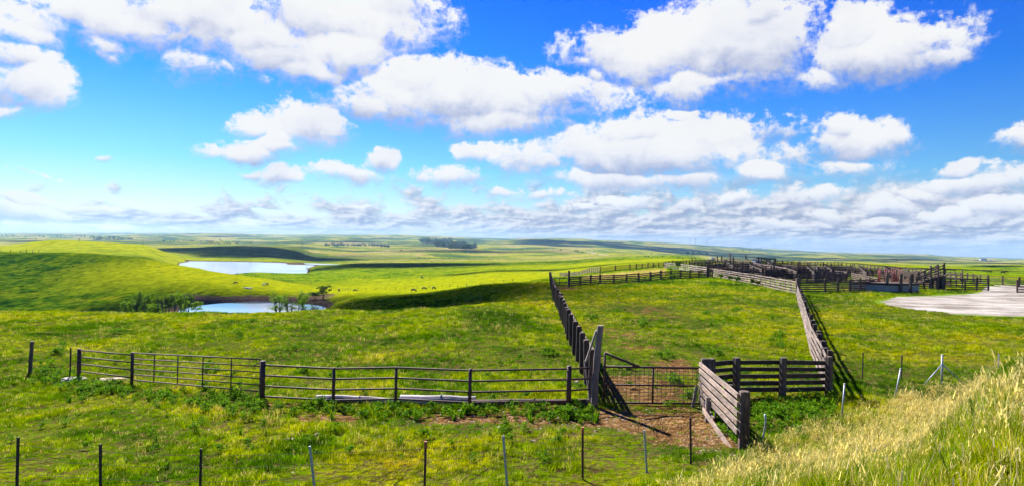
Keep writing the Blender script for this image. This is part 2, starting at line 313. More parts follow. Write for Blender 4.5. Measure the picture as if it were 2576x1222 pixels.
def ground_material():
    m, nt, bs = mat('prairie_ground')
    geo = N(nt, 'ShaderNodeNewGeometry'); pos = geo.outputs['Position']
    base, s = patch_color(nt, pos)
    sep = N(nt, 'ShaderNodeSeparateXYZ'); nt.links.new(pos, sep.inputs[0])
    yy = sep.outputs['Y']
    # close ground between the blades is soil and thatch
    fine = noise(nt, pos, 4.0, 5, 0.75)
    nearc = mixc(nt, maprange(nt, fine, 0.4, 0.62), mixc(nt, 1.0, base, (0.38, 0.42, 0.4), 'MULTIPLY'), (0.07, 0.05, 0.018))
    nf = maprange(nt, yy, 60, 130)
    # mid distance streaks of taller clumps
    st1 = noise(nt, mapping(nt, pos, (0.26, 0.16, 0.3), (0, 0, 0.2)), 1.0, 6, 0.74, 0.6)
    st2 = noise(nt, mapping(nt, pos, (0.060, 0.030, 0.1), (0, 0, -0.1)), 1.0, 6, 0.74, 0.6)
    sm = N(nt, 'ShaderNodeMix'); nt.links.new(maprange(nt, yy, 420, 1100), sm.inputs[0]); nt.links.new(st1, sm.inputs[2]); nt.links.new(st2, sm.inputs[3]); st = sm.outputs[0]
    streak = ramp(nt, st, [(0.38, (0.10, 0.18, 0.1)), (0.5, (0.55, 0.60, 0.55)), (0.64, (1.05, 0.92, 0.8))])
    midc = mixc(nt, 1.0, base, streak, 'MULTIPLY')
    # broad far fields: grazed, burned and hay-coloured
    b1 = noise(nt, mapping(nt, pos, (0.5, 0.42, 0.2)), 0.0034, 5, 0.6, 1.2)
    b2 = noise(nt, mapping(nt, pos, (0.5, 0.5, 0.2), loc=(300, 80, 0)), 0.0014, 5, 0.6, 0.5)
    farc = ramp(nt, b1, [(0.36, (0.05, 0.10, 0.03)), (0.44, (0.14, 0.18, 0.02)), (0.50, (0.27, 0.27, 0.02)), (0.57, (0.36, 0.27, 0.10)), (0.66, (0.24, 0.28, 0.03))])
    farc = mixc(nt, math_(nt, 'MULTIPLY', maprange(nt, b2, 0.50, 0.58), 0.85), farc, (0.035, 0.07, 0.03))
    ff = maprange(nt, yy, 600, 2200)
    farc = mixc(nt, 0.85, farc, ramp(nt, st2, [(0.36, (0.30, 0.36, 0.34)), (0.5, (0.62, 0.66, 0.62)), (0.66, (0.98, 0.92, 0.85))]), 'MULTIPLY')
    c = mixc(nt, nf, nearc, midc); c = mixc(nt, ff, c, farc)
    slope_shade = N(nt, 'ShaderNodeAttribute', attribute_name='slope_shade').outputs['Fac']
    c = mixc(nt, math_(nt, 'MULTIPLY', slope_shade, 0.8), c, mixc(nt, 1.0, c, (0.24, 0.36, 0.25), 'MULTIPLY'))  # shade of slopes turned from the sun, painted as darker green
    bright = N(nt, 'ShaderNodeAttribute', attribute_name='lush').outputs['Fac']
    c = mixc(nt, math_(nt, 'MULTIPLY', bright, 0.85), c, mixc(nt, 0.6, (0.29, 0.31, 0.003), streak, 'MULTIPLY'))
    # bare soil and mud
    dirt = N(nt, 'ShaderNodeAttribute', attribute_name='dirt').outputs['Fac']
    dn = noise(nt, pos, 0.9, 5, 0.7); dn2 = noise(nt, pos, 5.0, 4, 0.7)
    df = maprange(nt, math_(nt, 'ADD', dirt, math_(nt, 'MULTIPLY', math_(nt, 'SUBTRACT', dn, 0.5), 2.6)), 0.4, 0.6)
    dc = ramp(nt, dn2, [(0.3, (0.04, 0.021, 0.008)), (0.5, (0.11, 0.058, 0.021)), (0.62, (0.20, 0.12, 0.05)), (0.74, (0.36, 0.25, 0.14))])
    c = mixc(nt, df, c, dc)
    mud = N(nt, 'ShaderNodeAttribute', attribute_name='mud').outputs['Fac']
    mf = maprange(nt, math_(nt, 'ADD', mud, math_(nt, 'MULTIPLY', math_(nt, 'SUBTRACT', noise(nt, pos, 0.35, 5, 0.7), 0.5), 1.4)), 0.4, 0.65)
    mc = ramp(nt, noise(nt, pos, 0.8, 4, 0.7), [(0.35, (0.03, 0.022, 0.016)), (0.65, (0.12, 0.08, 0.05))])
    c = mixc(nt, mf, c, mc)
    # a gravel road crossing the far pasture
    nt.links.new(c, bs.inputs['Base Color']); bs.inputs['Roughness'].default_value = 1.0; bs.inputs['Specular IOR Level'].default_value = 0.0
    b = N(nt, 'ShaderNodeBump', i_Strength=1.0, i_Distance=0.9); nt.links.new(st, b.inputs['Height'])
    b2_ = N(nt, 'ShaderNodeBump', i_Strength=0.5, i_Distance=0.06); nt.links.new(fine, b2_.inputs['Height']); nt.links.new(b.outputs[0], b2_.inputs['Normal'])
    nt.links.new(b2_.outputs[0], bs.inputs['Normal'])
    return m
M['ground'] = ground_material()

# ------------------------------------------------------------------ ground mesh
nc, nr = Z.shape
verts = np.stack([XX, YY, Z], -1).reshape(-1, 3)
idx = np.arange(nc * nr).reshape(nc, nr)
quads = np.stack([idx[:-1, :-1], idx[1:, :-1], idx[1:, 1:], idx[:-1, 1:]], -1).reshape(-1, 4)
def grid_mesh(name, verts, quads, m, attrs={}):
    me = bpy.data.meshes.new(name)
    me.vertices.add(len(verts)); me.vertices.foreach_set('co', verts.astype(np.float32).ravel())
    me.loops.add(quads.size); me.loops.foreach_set('vertex_index', quads.astype(np.int32).ravel())
    me.polygons.add(len(quads)); me.polygons.foreach_set('loop_start', np.arange(0, quads.size, 4, dtype=np.int32))
    me.polygons.foreach_set('use_smooth', np.ones(len(quads), bool))
    for k, v in attrs.items():
        a = me.attributes.new(k, 'FLOAT', 'POINT'); a.data.foreach_set('value', v.astype(np.float32).ravel())
    me.materials.append(m); me.update(calc_edges=True); me.validate()
    return me
# image position of every ground vertex, to outline the bare places where they lie
def ell(cx, cy, rx, ry, pw=1.0):
    p = G(cx, cy); q1 = G(cx - rx, cy); q2 = G(cx + rx, cy); a = abs(q2.x - q1.x) / 2
    y1 = G(cx, cy - ry).y; y2 = G(cx, cy + ry).y; b = abs(y1 - y2) / 2; yc = (y1 + y2) / 2
    return p.x, yc, a, b
def emask(x, y, e): return np.clip(1.6 - 1.1 * np.sqrt(((x - e[0]) / e[2]) ** 2 + ((y - e[1]) / e[3]) ** 2), 0, 1)
dirt_e = [ell(1560, 1052, 260, 26), ell(1690, 1085, 130, 40), ell(1240, 1050, 190, 14), ell(1620, 985, 110, 45), ell(1800, 1100, 60, 30),
          ell(1700, 925, 60, 25), ell(820, 1050, 90, 12), ell(660, 1018, 30, 8), ell(2268, 1100, 1, 1), ell(1420, 724, 30, 4), ell(1300, 1046, 260, 13), ell(1570, 850, 70, 60), ell(1640, 790, 90, 30)]
def dirt_at(x, y):
    m = 0 * x
    for k, e in enumerate(dirt_e):
        if k == 8: continue
        m = np.maximum(m, emask(x, y, e) * (1.0 if k in (0, 1, 4, 9) else 0.38 if k > 10 else .85))
    return m
dirt = dirt_at(XX, YY)
ypx = CX + F * XX / YY; yrow = hy(ypx) + F * (ZC - Z) / YY
ytop = np.interp(ypx * 1.59, [2760, 2870, 3100, 3300, 3500, 3700, 3800], [1075, 1052, 1056, 1068, 1085, 1105, 1120]) / 1.59
ybot = np.interp(ypx * 1.59, [2760, 2850, 3062, 3187, 3400, 3516, 3800], [1080, 1100, 1142, 1163, 1150, 1150, 1150]) / 1.59
yard = ((yrow > ytop) & (yrow < ybot) & (ypx * 1.59 > 2760) & (ypx * 1.59 < 3800) & (YY < 400)) * .95
dirt = np.maximum(dirt, 0.0)
mud = np.where((YY > 205) & (YY < 305) & (XX > -150) & (XX < -60), np.clip(1.25 - np.abs(Z - (ZC - 26.6)) / 1.6, 0, 1), 0)
mud = np.maximum(mud, np.where((YY > 690) & (YY < 1160) & (XX > -640) & (XX < -250), np.clip(1.05 - np.abs(Z - (ZC - 39.9)) / 1.0, 0, 1), 0))
lush_sunlit_e = [(-95, 350, 90, 60), (-40, 330, 80, 75), (60, 420, 200, 130), (250, 700, 260, 120), (-300, 520, 60, 60), (-840, 1080, 420, 240), (-500, 960, 110, 90), (-170, 370, 70, 60)]  # bright grass patches, and sunlight on hill and flank put into the colour
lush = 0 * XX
for e in lush_sunlit_e: lush = np.maximum(lush, emask(XX, YY, e))
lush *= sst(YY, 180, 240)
slope_shade = sst(YY, 150, 220) * sst(-YY, -470, -415) * sst(-(XX / YY + (YY - 240) / 1500), .20, .40)  # shade put into the grass colour: hill face, then berm, ridges and spur
slope_shade = np.maximum(slope_shade, sst(YY, 255, 266) * sst(-YY, -303, -297) * (XX < -50) * (XX > -165))
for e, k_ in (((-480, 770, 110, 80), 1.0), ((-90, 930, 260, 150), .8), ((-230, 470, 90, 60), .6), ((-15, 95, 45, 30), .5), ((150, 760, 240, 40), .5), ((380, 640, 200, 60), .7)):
    slope_shade = np.maximum(slope_shade, k_ * emask(XX, YY, e))
mud = np.maximum(mud, yard)
gme = grid_mesh('ground', verts, quads, M['ground'], {'dirt': dirt, 'mud': mud, 'lush': lush, 'slope_shade': slope_shade})
ground = tag(link('ground', gme), kind='structure')

# gravel lot beside the yards
def gravel_mat():
    m, nt, bs = mat('gravel'); pos = N(nt, 'ShaderNodeNewGeometry').outputs['Position']
    n = noise(nt, mapping(nt, pos, (0.5, 0.8, 1), (0, 0, 0.12)), 0.35, 7, 0.65); n2 = noise(nt, pos, 3.0, 4, 0.7)
    c = ramp(nt, n, [(0.34, (0.13, 0.11, 0.09)), (0.48, (0.26, 0.235, 0.20)), (0.62, (0.39, 0.36, 0.32))])
    c = mixc(nt, 0.5, c, ramp(nt, n2, [(0.3, (0.55, 0.5, 0.5)), (0.65, (1.1, 1.1, 1.1))]), 'MULTIPLY')
    wd_ = noise(nt, mapping(nt, pos, (0.10, 0.35, 1), (0, 0, 0.1)), 1.0, 6, 0.75); ed = N(nt, 'ShaderNodeAttribute', attribute_name='edge').outputs['Fac']
    gf = maprange(nt, math_(nt, 'ADD', wd_, math_(nt, 'MULTIPLY', ed, .35)), .66, .76)
    c = mixc(nt, gf, c, (0.10, 0.16, 0.01))
    nt.links.new(c, bs.inputs['Base Color']); bs.inputs['Roughness'].default_value = 1; bs.inputs['Specular IOR Level'].default_value = 0
    return m
M['gravel'] = gravel_mat()
ci = (idx[:-1, :-1]).reshape(-1)
cxx, cyy = XX.reshape(-1)[ci], YY.reshape(-1)[ci]
gpix = CX + F * cxx / cyy; grow = hy(gpix) + F * (ZC - Z.reshape(-1)[ci]) / cyy
wob = fbm(cxx / 6.0, cyy / 6.0, 5) * 1.3
front = 735 + (2600 - gpix) * 0 ; 
top = np.interp(gpix, [2200, 2260, 2380, 2470, 2480, 2560, 2700], [758, 744, 741, 734, 716, 714, 714])
bot = np.interp(gpix, [2200, 2260, 2330, 2400, 2576, 2800], [760, 776, 783, 792, 799, 803])
lot = (gpix > 2195) & (grow + wob * 4 > top) & (grow + wob * 6 < bot) & (cyy > 40) & (cyy < 200)
def sheet(name, sel, dz, m, edge=None):
    q = quads[sel]; u, inv = np.unique(q, return_inverse=True)
    v = verts[u].copy(); v[:, 2] += dz
    return tag(link(name, grid_mesh(name, v, inv.reshape(-1, 4), m, {'edge': edge[u]} if edge is not None else {})), kind='structure')
vpx = (CX + F * XX / YY).reshape(-1); vrow = (hy(CX + F * XX / YY) + F * (ZC - Z) / YY).reshape(-1)
vt = np.interp(vpx, [2200, 2260, 2380, 2470, 2480, 2560, 2700], [758, 744, 741, 734, 716, 714, 714]); vb = np.interp(vpx, [2200, 2260, 2330, 2400, 2576, 2800], [760, 776, 783, 792, 799, 803])
sheet('gravel_lot', lot, 0.03, M['gravel'], np.clip(1 - np.minimum(vrow - vt, (vb - vrow) * .7) / 7, 0, 1) + np.clip(1 - (vpx - 2195) / 60, 0, 1) * .5)
# far gravel road
rd = np.zeros(len(ci), bool)
for (xa, ya, xb, yb, w) in [(2395, 1018, 2420, 1019, 4), (2350, 1010, 2372, 1013, 3), (2805, 1036, 2835, 1037, 2.5)]:
    a = G4(xa, ya); b = G4(xb, yb); ab = b - a
    t = np.clip(((cxx - a.x) * ab.x + (cyy - a.y) * ab.y) / (ab.x ** 2 + ab.y ** 2), 0, 1)
    rd |= (np.hypot((cxx - a.x - t * ab.x), (cyy - a.y - t * ab.y) / 3) < w * cyy / 900)
if rd.any(): sheet('dirt_road', rd, 0.15, M['gravel'])

# ------------------------------------------------------------------ ponds
def water_mat(name, sc, st):
    m, nt, bs = mat(name); pos = N(nt, 'ShaderNodeNewGeometry').outputs['Position']
    bs.inputs['Base Color'].default_value = (0.30, 0.36, 0.42, 1); bs.inputs['Metallic'].default_value = .05; bs.inputs['Roughness'].default_value = 0.04; bs.inputs['IOR'].default_value = 1.6
    bs.inputs['Specular IOR Level'].default_value = 1.0
    n = noise(nt, mapping(nt, pos, (0.6, 1, 1)), sc, 4, 0.6)
    b = N(nt, 'ShaderNodeBump', i_Strength=st, i_Distance=0.1); nt.links.new(n, b.inputs['Height']); nt.links.new(b.outputs[0], bs.inputs['Normal'])
    return m
def pond(name, cx, cy, rx, ry, z, m):
    ring = [(cx + rx * math.cos(a), cy + ry * math.sin(a), z) for a in np.linspace(0, 2 * math.pi, 48, endpoint=False)]
    me = bpy.data.meshes.new(name); me.from_pydata(ring, [], [tuple(range(48))]); me.materials.append(m)
    return tag(link(name, me), kind='structure')
M['water1'] = water_mat('pond_water', 1.6, 0.03); M['water2'] = water_mat('lake_water', 0.9, 0.08)
pond('pond', -92, 243, 35, 36, ZC - 27.0, M['water1'])
pond('far_pond', -430, 912, 290, 222, ZC - 40.0, M['water2'])

# ------------------------------------------------------------------ fences
WOOD_POST = {}
def post_mesh(key, w, h, m, dw=None):
    k = (key, round(w, 3), m.name)
    if k in WOOD_POST: return WOOD_POST[k]
    b = MB(); dw = dw or w; rings = []
    for i, (z, s) in enumerate(((-0.3, 1.0), (0.25, 1.02), (0.6, 0.98), (0.93, 1.0), (0.985, 0.98), (1.0, 0.86))):
        j = lambda: random.uniform(-0.03, 0.03) * w
        c = 0.18 * w; x = w / 2 * s; y = dw / 2 * s; ox, oy = j(), j()
        rings.append([Vector((a + ox, q + oy, z * h)) for a, q in ((-x + c, -y), (x - c, -y), (x, -y + c), (x, y - c), (x - c, y), (-x + c, y), (-x, y - c), (-x, -y + c))])
    b.loft(rings); WOOD_POST[k] = b.mesh(key, m); return WOOD_POST[k]
def resample(pts, step):
    out = []; 
    for i in range(len(pts) - 1):
        a, b = pts[i], pts[i + 1]; L = math.hypot(b.x - a.x, b.y - a.y); n = max(1, round(L / step))
        for k in range(n): out.append((a.x + (b.x - a.x) * k / n, a.y + (b.y - a.y) * k / n))
    out.append((pts[-1].x, pts[-1].y)); return out
def board_fence(label, pts, h=1.55, step=2.4, nb=5, bm='wood_dark', pm='wood_dark', bw=0.15, pw=0.18, side=1, over=0.1, jit=0.035, lo=0.18, group='board fences of the stockyard', skip=(), name='board_fence', gap=0.0, th=0.045):
    pp = resample(pts, step); root = empty(name, gz(*pp[0]), label, 'fence', group)
    me = post_mesh('post', pw, h + over, M[pm])
    for i, (x, y) in enumerate(pp[:100]):
        a = pp[max(0, i - 1)]; b = pp[min(len(pp) - 1, i + 1)]; rz = math.atan2(b[1] - a[1], b[0] - a[0])
        put('post', me, root, gz(x, y), (random.gauss(0, jit), random.gauss(0, jit), rz), (random.uniform(.85, 1.15), random.uniform(.85, 1.15), random.uniform(.95, 1.07)))
    mb = MB()
    for i in range(len(pp) - 1):
        a = gz(*pp[i]); b = gz(*pp[i + 1]); d = (b - a); d.z = 0; L = d.length; d.normalize(); n = Vector((d.y, -d.x, 0)) * side * (pw / 2 + th * .6)
        for k in range(nb):
            if (i, k) in skip: continue
            zz = lo + (h - lo - bw / 2) * k / (nb - 1) if nb > 1 else h * 0.8
            if random.random() < gap: continue
            mb.beam(a + n + Vector((0, 0, zz + random.gauss(0, jit * .6))) - d * 0.06, b + n + Vector((0, 0, zz + random.gauss(0, jit * .6))) + d * 0.04, th, bw * random.uniform(.9, 1.1), segs=3, jit=0.006)
    mb.build('boards', M[bm], root)
    return root
def Q(*l): return [G(*p) if len(p) == 2 else G(p[0], p[1], p[2]) for p in l]
def Q4(*l): return [G4(*p) for p in l]

# the long fence receding on the left of the pasture pen: thick upright ties with boards behind
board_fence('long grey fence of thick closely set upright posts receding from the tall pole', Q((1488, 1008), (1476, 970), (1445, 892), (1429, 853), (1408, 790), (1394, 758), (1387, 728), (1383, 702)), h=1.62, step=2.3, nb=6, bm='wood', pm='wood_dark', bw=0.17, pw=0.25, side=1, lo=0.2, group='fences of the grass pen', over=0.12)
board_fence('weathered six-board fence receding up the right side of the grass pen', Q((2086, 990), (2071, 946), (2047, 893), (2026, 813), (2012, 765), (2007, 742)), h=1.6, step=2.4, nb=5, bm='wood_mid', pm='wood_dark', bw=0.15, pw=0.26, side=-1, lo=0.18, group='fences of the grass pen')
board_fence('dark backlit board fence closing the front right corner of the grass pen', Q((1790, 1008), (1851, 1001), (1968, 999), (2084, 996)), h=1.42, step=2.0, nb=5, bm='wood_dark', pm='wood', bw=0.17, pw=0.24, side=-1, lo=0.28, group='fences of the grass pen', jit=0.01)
# wing panel standing out from the gate towards the viewer
wa, wb = G(1772, 1024), G(1870, 1128)
wing = empty('wing_panel', wa, 'short pale wooden wing of slanting broken boards beside the wire mesh gate', 'fence')
wd = (wb - wa); wd.z = 0; wl = wd.length; wd.normalize(); wn = Vector((-wd.y, wd.x, 0)); wn = wn if wn.x < 0 else -wn
if wn.y > 0 and wn.x > 0: wn = -wn
pm_ = post_mesh('post', 0.23, 1.72, M['wood'])
rz = math.atan2(wd.y, wd.x)
put('post', pm_, wing, wa, (0.01, 0.0, rz)); put('post', pm_, wing, wb, (0.0, 0.015, rz), (1.1, 1.1, 0.93))
mid = wa + wd * wl * .38; put('post', pm_, wing, gz(mid.x, mid.y), (0.02, 0, rz), (.6, .6, .88))
mid = wa + wd * wl * .70; put('post', pm_, wing, gz(mid.x, mid.y), (0.0, 0.03, rz), (.6, .6, .9))
mb = MB()
for k in range(6):
    z0 = 1.52 - k * 0.235; z1 = 1.46 - k * 0.25
    if k == 5:
        mb.beam(wa + wn * .18 + Vector((0, 0, z0)), wa + wd * wl * .45 + wn * .19 + Vector((0, 0, .12)), .05, .17, segs=3, jit=.006); continue
    mb.beam(wa + wn * .18 + Vector((0, 0, z0)) - wd * .08, wb + wn * .18 + Vector((0, 0, z1)) + wd * .02, .05, .145, segs=4, jit=.008)
mb.beam(wa + wd * wl * .42 + wn * .5 + Vector((0, 0, .42)), wb + wn * .28 + Vector((0, 0, -.12)), .05, .16, segs=3, jit=.01)
mb.build('boards', M['wood_mid'], wing)
mb = MB(); pz = wa + wd * wl * .36 + wn * .3
mb.beam(pz + Vector((0, 0, -.2)), pz + Vector((.03, .02, .75)), .13, .07, Vector((0, 1, 0)), 2, .01); mb.build('loose_stake', M['wood_pale'], wing); mb = MB()
mb.beam(wa + wn * .42 + Vector((-.02, -.05, -.1)), wa + wn * .2 + Vector((-.08, 0, .75)), .10, .05, Vector((0, 1, 0)), 2, .01)
mb.build('loose_stake', M['wood_pale'], wing)

# yards ---------------------------------------------------------------
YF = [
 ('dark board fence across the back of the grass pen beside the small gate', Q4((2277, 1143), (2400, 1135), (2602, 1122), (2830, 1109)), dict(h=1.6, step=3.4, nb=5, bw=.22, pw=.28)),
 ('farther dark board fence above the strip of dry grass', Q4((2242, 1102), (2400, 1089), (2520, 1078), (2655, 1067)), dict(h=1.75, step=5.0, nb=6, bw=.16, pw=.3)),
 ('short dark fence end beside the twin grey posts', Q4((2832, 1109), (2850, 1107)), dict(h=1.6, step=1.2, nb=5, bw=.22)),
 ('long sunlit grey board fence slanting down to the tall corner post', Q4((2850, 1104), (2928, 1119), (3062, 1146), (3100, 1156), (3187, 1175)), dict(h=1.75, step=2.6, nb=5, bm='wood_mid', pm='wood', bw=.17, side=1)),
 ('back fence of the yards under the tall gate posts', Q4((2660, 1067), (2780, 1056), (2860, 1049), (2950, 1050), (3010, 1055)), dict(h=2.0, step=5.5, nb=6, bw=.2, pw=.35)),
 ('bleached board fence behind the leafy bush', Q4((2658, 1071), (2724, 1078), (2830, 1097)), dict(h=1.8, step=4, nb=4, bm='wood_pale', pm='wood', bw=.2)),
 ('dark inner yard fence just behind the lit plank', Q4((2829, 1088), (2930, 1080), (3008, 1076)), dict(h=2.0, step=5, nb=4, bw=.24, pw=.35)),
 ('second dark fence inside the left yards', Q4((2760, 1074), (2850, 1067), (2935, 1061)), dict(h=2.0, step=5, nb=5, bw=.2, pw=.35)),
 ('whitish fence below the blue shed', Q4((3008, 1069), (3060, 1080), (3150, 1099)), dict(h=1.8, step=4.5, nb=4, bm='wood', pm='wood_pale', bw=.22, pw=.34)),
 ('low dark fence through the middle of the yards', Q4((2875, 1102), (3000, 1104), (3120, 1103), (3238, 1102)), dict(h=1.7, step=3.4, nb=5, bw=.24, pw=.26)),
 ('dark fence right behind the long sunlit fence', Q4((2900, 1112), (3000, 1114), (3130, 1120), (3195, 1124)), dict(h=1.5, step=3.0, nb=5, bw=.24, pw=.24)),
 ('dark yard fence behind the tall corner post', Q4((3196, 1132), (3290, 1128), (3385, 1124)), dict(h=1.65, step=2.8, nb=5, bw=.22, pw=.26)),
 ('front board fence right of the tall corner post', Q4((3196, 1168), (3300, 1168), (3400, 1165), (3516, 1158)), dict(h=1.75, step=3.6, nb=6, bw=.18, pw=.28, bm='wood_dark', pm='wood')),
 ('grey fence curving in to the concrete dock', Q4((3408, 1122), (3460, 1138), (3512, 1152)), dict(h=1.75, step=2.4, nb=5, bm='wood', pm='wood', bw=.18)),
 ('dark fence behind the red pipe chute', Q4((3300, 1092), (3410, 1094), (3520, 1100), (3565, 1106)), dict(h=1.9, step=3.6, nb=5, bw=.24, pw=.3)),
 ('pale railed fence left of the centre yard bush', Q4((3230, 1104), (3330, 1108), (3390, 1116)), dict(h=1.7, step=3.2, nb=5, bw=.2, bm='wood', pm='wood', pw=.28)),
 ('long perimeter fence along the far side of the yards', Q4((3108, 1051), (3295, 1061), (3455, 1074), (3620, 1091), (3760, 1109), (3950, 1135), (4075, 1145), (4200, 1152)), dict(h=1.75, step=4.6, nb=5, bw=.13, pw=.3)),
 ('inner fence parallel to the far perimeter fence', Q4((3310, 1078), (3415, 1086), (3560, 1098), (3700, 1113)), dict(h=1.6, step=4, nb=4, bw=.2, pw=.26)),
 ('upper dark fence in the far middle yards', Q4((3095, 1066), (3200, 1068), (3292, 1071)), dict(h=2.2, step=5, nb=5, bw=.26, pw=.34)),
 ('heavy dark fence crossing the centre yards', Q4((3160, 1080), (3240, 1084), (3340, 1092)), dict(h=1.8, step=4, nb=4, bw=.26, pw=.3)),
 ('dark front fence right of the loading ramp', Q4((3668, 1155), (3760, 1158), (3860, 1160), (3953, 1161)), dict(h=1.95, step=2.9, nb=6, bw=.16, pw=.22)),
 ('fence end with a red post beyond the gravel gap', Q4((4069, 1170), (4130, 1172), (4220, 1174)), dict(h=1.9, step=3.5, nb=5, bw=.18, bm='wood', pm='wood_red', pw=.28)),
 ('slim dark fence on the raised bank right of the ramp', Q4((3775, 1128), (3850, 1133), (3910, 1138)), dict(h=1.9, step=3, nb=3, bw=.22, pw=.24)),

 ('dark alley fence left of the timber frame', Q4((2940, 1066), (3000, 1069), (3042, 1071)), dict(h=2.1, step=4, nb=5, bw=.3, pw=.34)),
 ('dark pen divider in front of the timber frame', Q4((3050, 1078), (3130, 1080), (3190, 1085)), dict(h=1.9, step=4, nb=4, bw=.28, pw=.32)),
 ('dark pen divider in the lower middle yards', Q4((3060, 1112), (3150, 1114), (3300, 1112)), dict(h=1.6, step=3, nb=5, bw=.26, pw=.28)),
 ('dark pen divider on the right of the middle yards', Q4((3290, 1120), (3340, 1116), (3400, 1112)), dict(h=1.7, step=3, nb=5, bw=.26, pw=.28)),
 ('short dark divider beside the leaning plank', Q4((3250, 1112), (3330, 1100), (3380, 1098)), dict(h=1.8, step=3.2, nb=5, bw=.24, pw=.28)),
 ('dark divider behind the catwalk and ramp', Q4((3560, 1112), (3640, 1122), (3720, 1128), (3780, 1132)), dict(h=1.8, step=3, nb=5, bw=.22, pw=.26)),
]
import copy as _c
NAMES = ['nearest the corner post', 'second from the corner post', 'beneath the timber frame', 'behind the leaning plank', 'left of the red panels', 'under the braced posts', 'along the middle alley', 'beside the far perimeter']
SEG = [((3140, 1095), (3190, 1122)), ((3230, 1088), (3262, 1128)), ((3070, 1064), (3096, 1092)), ((3300, 1082), (3330, 1112)), ((3440, 1092), (3470, 1128)), ((2900, 1056), (2935, 1092)), ((3000, 1082), (3050, 1110)), ((3540, 1092), (3575, 1122))]
YF += [('short dark cross fence in the yards ' + n_, Q4(*sg), dict(h=1.9, step=4.5, nb=5, bw=.26, pw=.34)) for n_, sg in zip(NAMES, SEG)]
ORD = ['first', 'second', 'third', 'fourth', 'fifth', 'sixth', 'seventh']
for k_ in range(5):
    yb_ = 1066 + k_ * 10; xl = 2790 + k_ * 42; xr = 3410 - 6 * k_
    YF.append((ORD[k_] + ' long dark rail fence from the back of the left yards', Q4((xl, yb_ + 2), ((xl + xr) / 2, yb_ + 3 - k_ * .3), (xr, yb_ + 6 - k_ * .5)), dict(h=1.75, step=5.5 - .4 * k_, nb=4, bw=.19, pw=.30, gap=.2)))
for k_ in range(3):
    YF.append((ORD[k_] + ' dark rail fence from the back behind the red panels', Q4((3420, 1092 + 8 * k_), (3560, 1099 + 8 * k_), (3690, 1112 + 7 * k_)), dict(h=1.8, step=4, nb=4, bw=.24, pw=.3, gap=.1)))
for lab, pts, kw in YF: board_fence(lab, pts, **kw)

def timber(name, label, cat, parts, mkey='wood_dark', group=None):
    """parts: dict part name -> list of (p0, p1, w, h)"""
    base = parts[0][1][0]; root = empty(name, base, label, cat, group)
    for pn, p0, p1, w, h in [(q[0], *q[1]) for q in parts]:
        mb = MB(); mb.beam(p0, p1, w, h, Vector((0, 1, 0)) if abs((Vector(p1) - Vector(p0)).normalized().z) > .7 else Vector((0, 0, 1)), 3, .012); mb.build(pn, M[mkey], root)
    return root
def up_(p, z): return Vector((p.x, p.y, p.z + z))
# tall gate posts with slanting braces
for (xb, yb, hpx, bx, lab, mk) in [
    (2869, 1052, 31, -22, 'tall dark gate post propped from the left above the yards', 'wood_dark'),
    (2886, 1050, 28, 8, 'tall dark post with a short prop leaning right', 'wood_dark'),
    (2932, 1055, 30, -10, 'tall post braced towards the lone highest pole', 'wood_dark'),
    (2982, 1053, 34, 16, 'tall post with a long prop sloping down right near the shed', 'wood_dark')]:
    p = G4(xb, yb); s = p.y / F / 1.59; h = hpx * s
    b = gz(p.x + bx * s, p.y)
    timber('gate_post', lab, 'post', [('pole', (p + Vector((0, 0, -.3)), up_(p, h), .45, .4)), ('brace', (up_(b, .9), up_(p, h * .9), .2, .2))], mk, 'tall braced gate posts in the yards')
p = G4(2919, 1058); s = p.y / F / 1.59
timber('utility_post', 'highest plain pole rising over the left yards', 'post', [('pole', (p + Vector((0, 0, -.3)), up_(p, 46 * s), .5, .5)), ('cap', (up_(p, 46 * s), up_(p, 47 * s), .6, .6))], 'wood')
p = G4(3189, 1178); s = p.y / F / 1.59
timber('corner_post', 'tall weathered corner post where the sunlit fence meets the pen', 'post', [('pole', (p + Vector((0, 0, -.3)), up_(p, 65 * s), .33, .33)), ('cap', (up_(p, 65 * s), up_(p, 66.5 * s), .36, .36))], 'wood')
for dx, lab in ((0, 'left one of the twin grey posts in the back corner of the grass pen'), (5, 'right one of the twin grey posts in the back corner of the grass pen')):
    p = G4(2828 + dx, 1109)
    timber('corner_post', lab, 'post', [('pole', (p + Vector((0, 0, -.3)), up_(p, 2.3), .28, .28)), ('cap', (up_(p, 2.3), up_(p, 2.34), .31, .31))], 'wood', 'twin grey posts')
p = G4(2275, 1147); timber('corner_post', 'grey post between the small pen gate and the dark fence', 'post', [('pole', (p + Vector((0, 0, -.3)), up_(p, 2.6), .3, .3)), ('cap', (up_(p, 2.6), up_(p, 2.64), .34, .34))], 'wood')
# leaning pale plank in the middle yards
p = G4(3269, 1106); q = G4(3288, 1106); s = p.y / F / 1.59
timber('leaning_plank', 'pale plank leaning over a post in the centre yards', 'plank', [('plank', (up_(p, 44 * s), up_(q, 14 * s), .25, .12)), ('stake', (p, up_(p, 40 * s), .3, .3))], 'wood_pale')
p = G4(2930, 1092); q = G4(3006, 1090); s = p.y / F / 1.59
tr = empty('feed_bunk', p, 'long pale feed bunk lying in the left yard', 'feed bunk'); mb = MB(); mb.beam(up_(p, .6), up_(q, .6), .6, .28, segs=6, jit=.01); mb.build('trough', M['wood_pale'], tr)
for t in (.1, .5, .9):
    mb = MB(); c = p.lerp(q, t); c.z = Hgt(c.x, c.y); mb.beam(c, up_(c, .5), .12, .4, Vector((0, 1, 0))); mb.build('leg', M['wood'], tr)

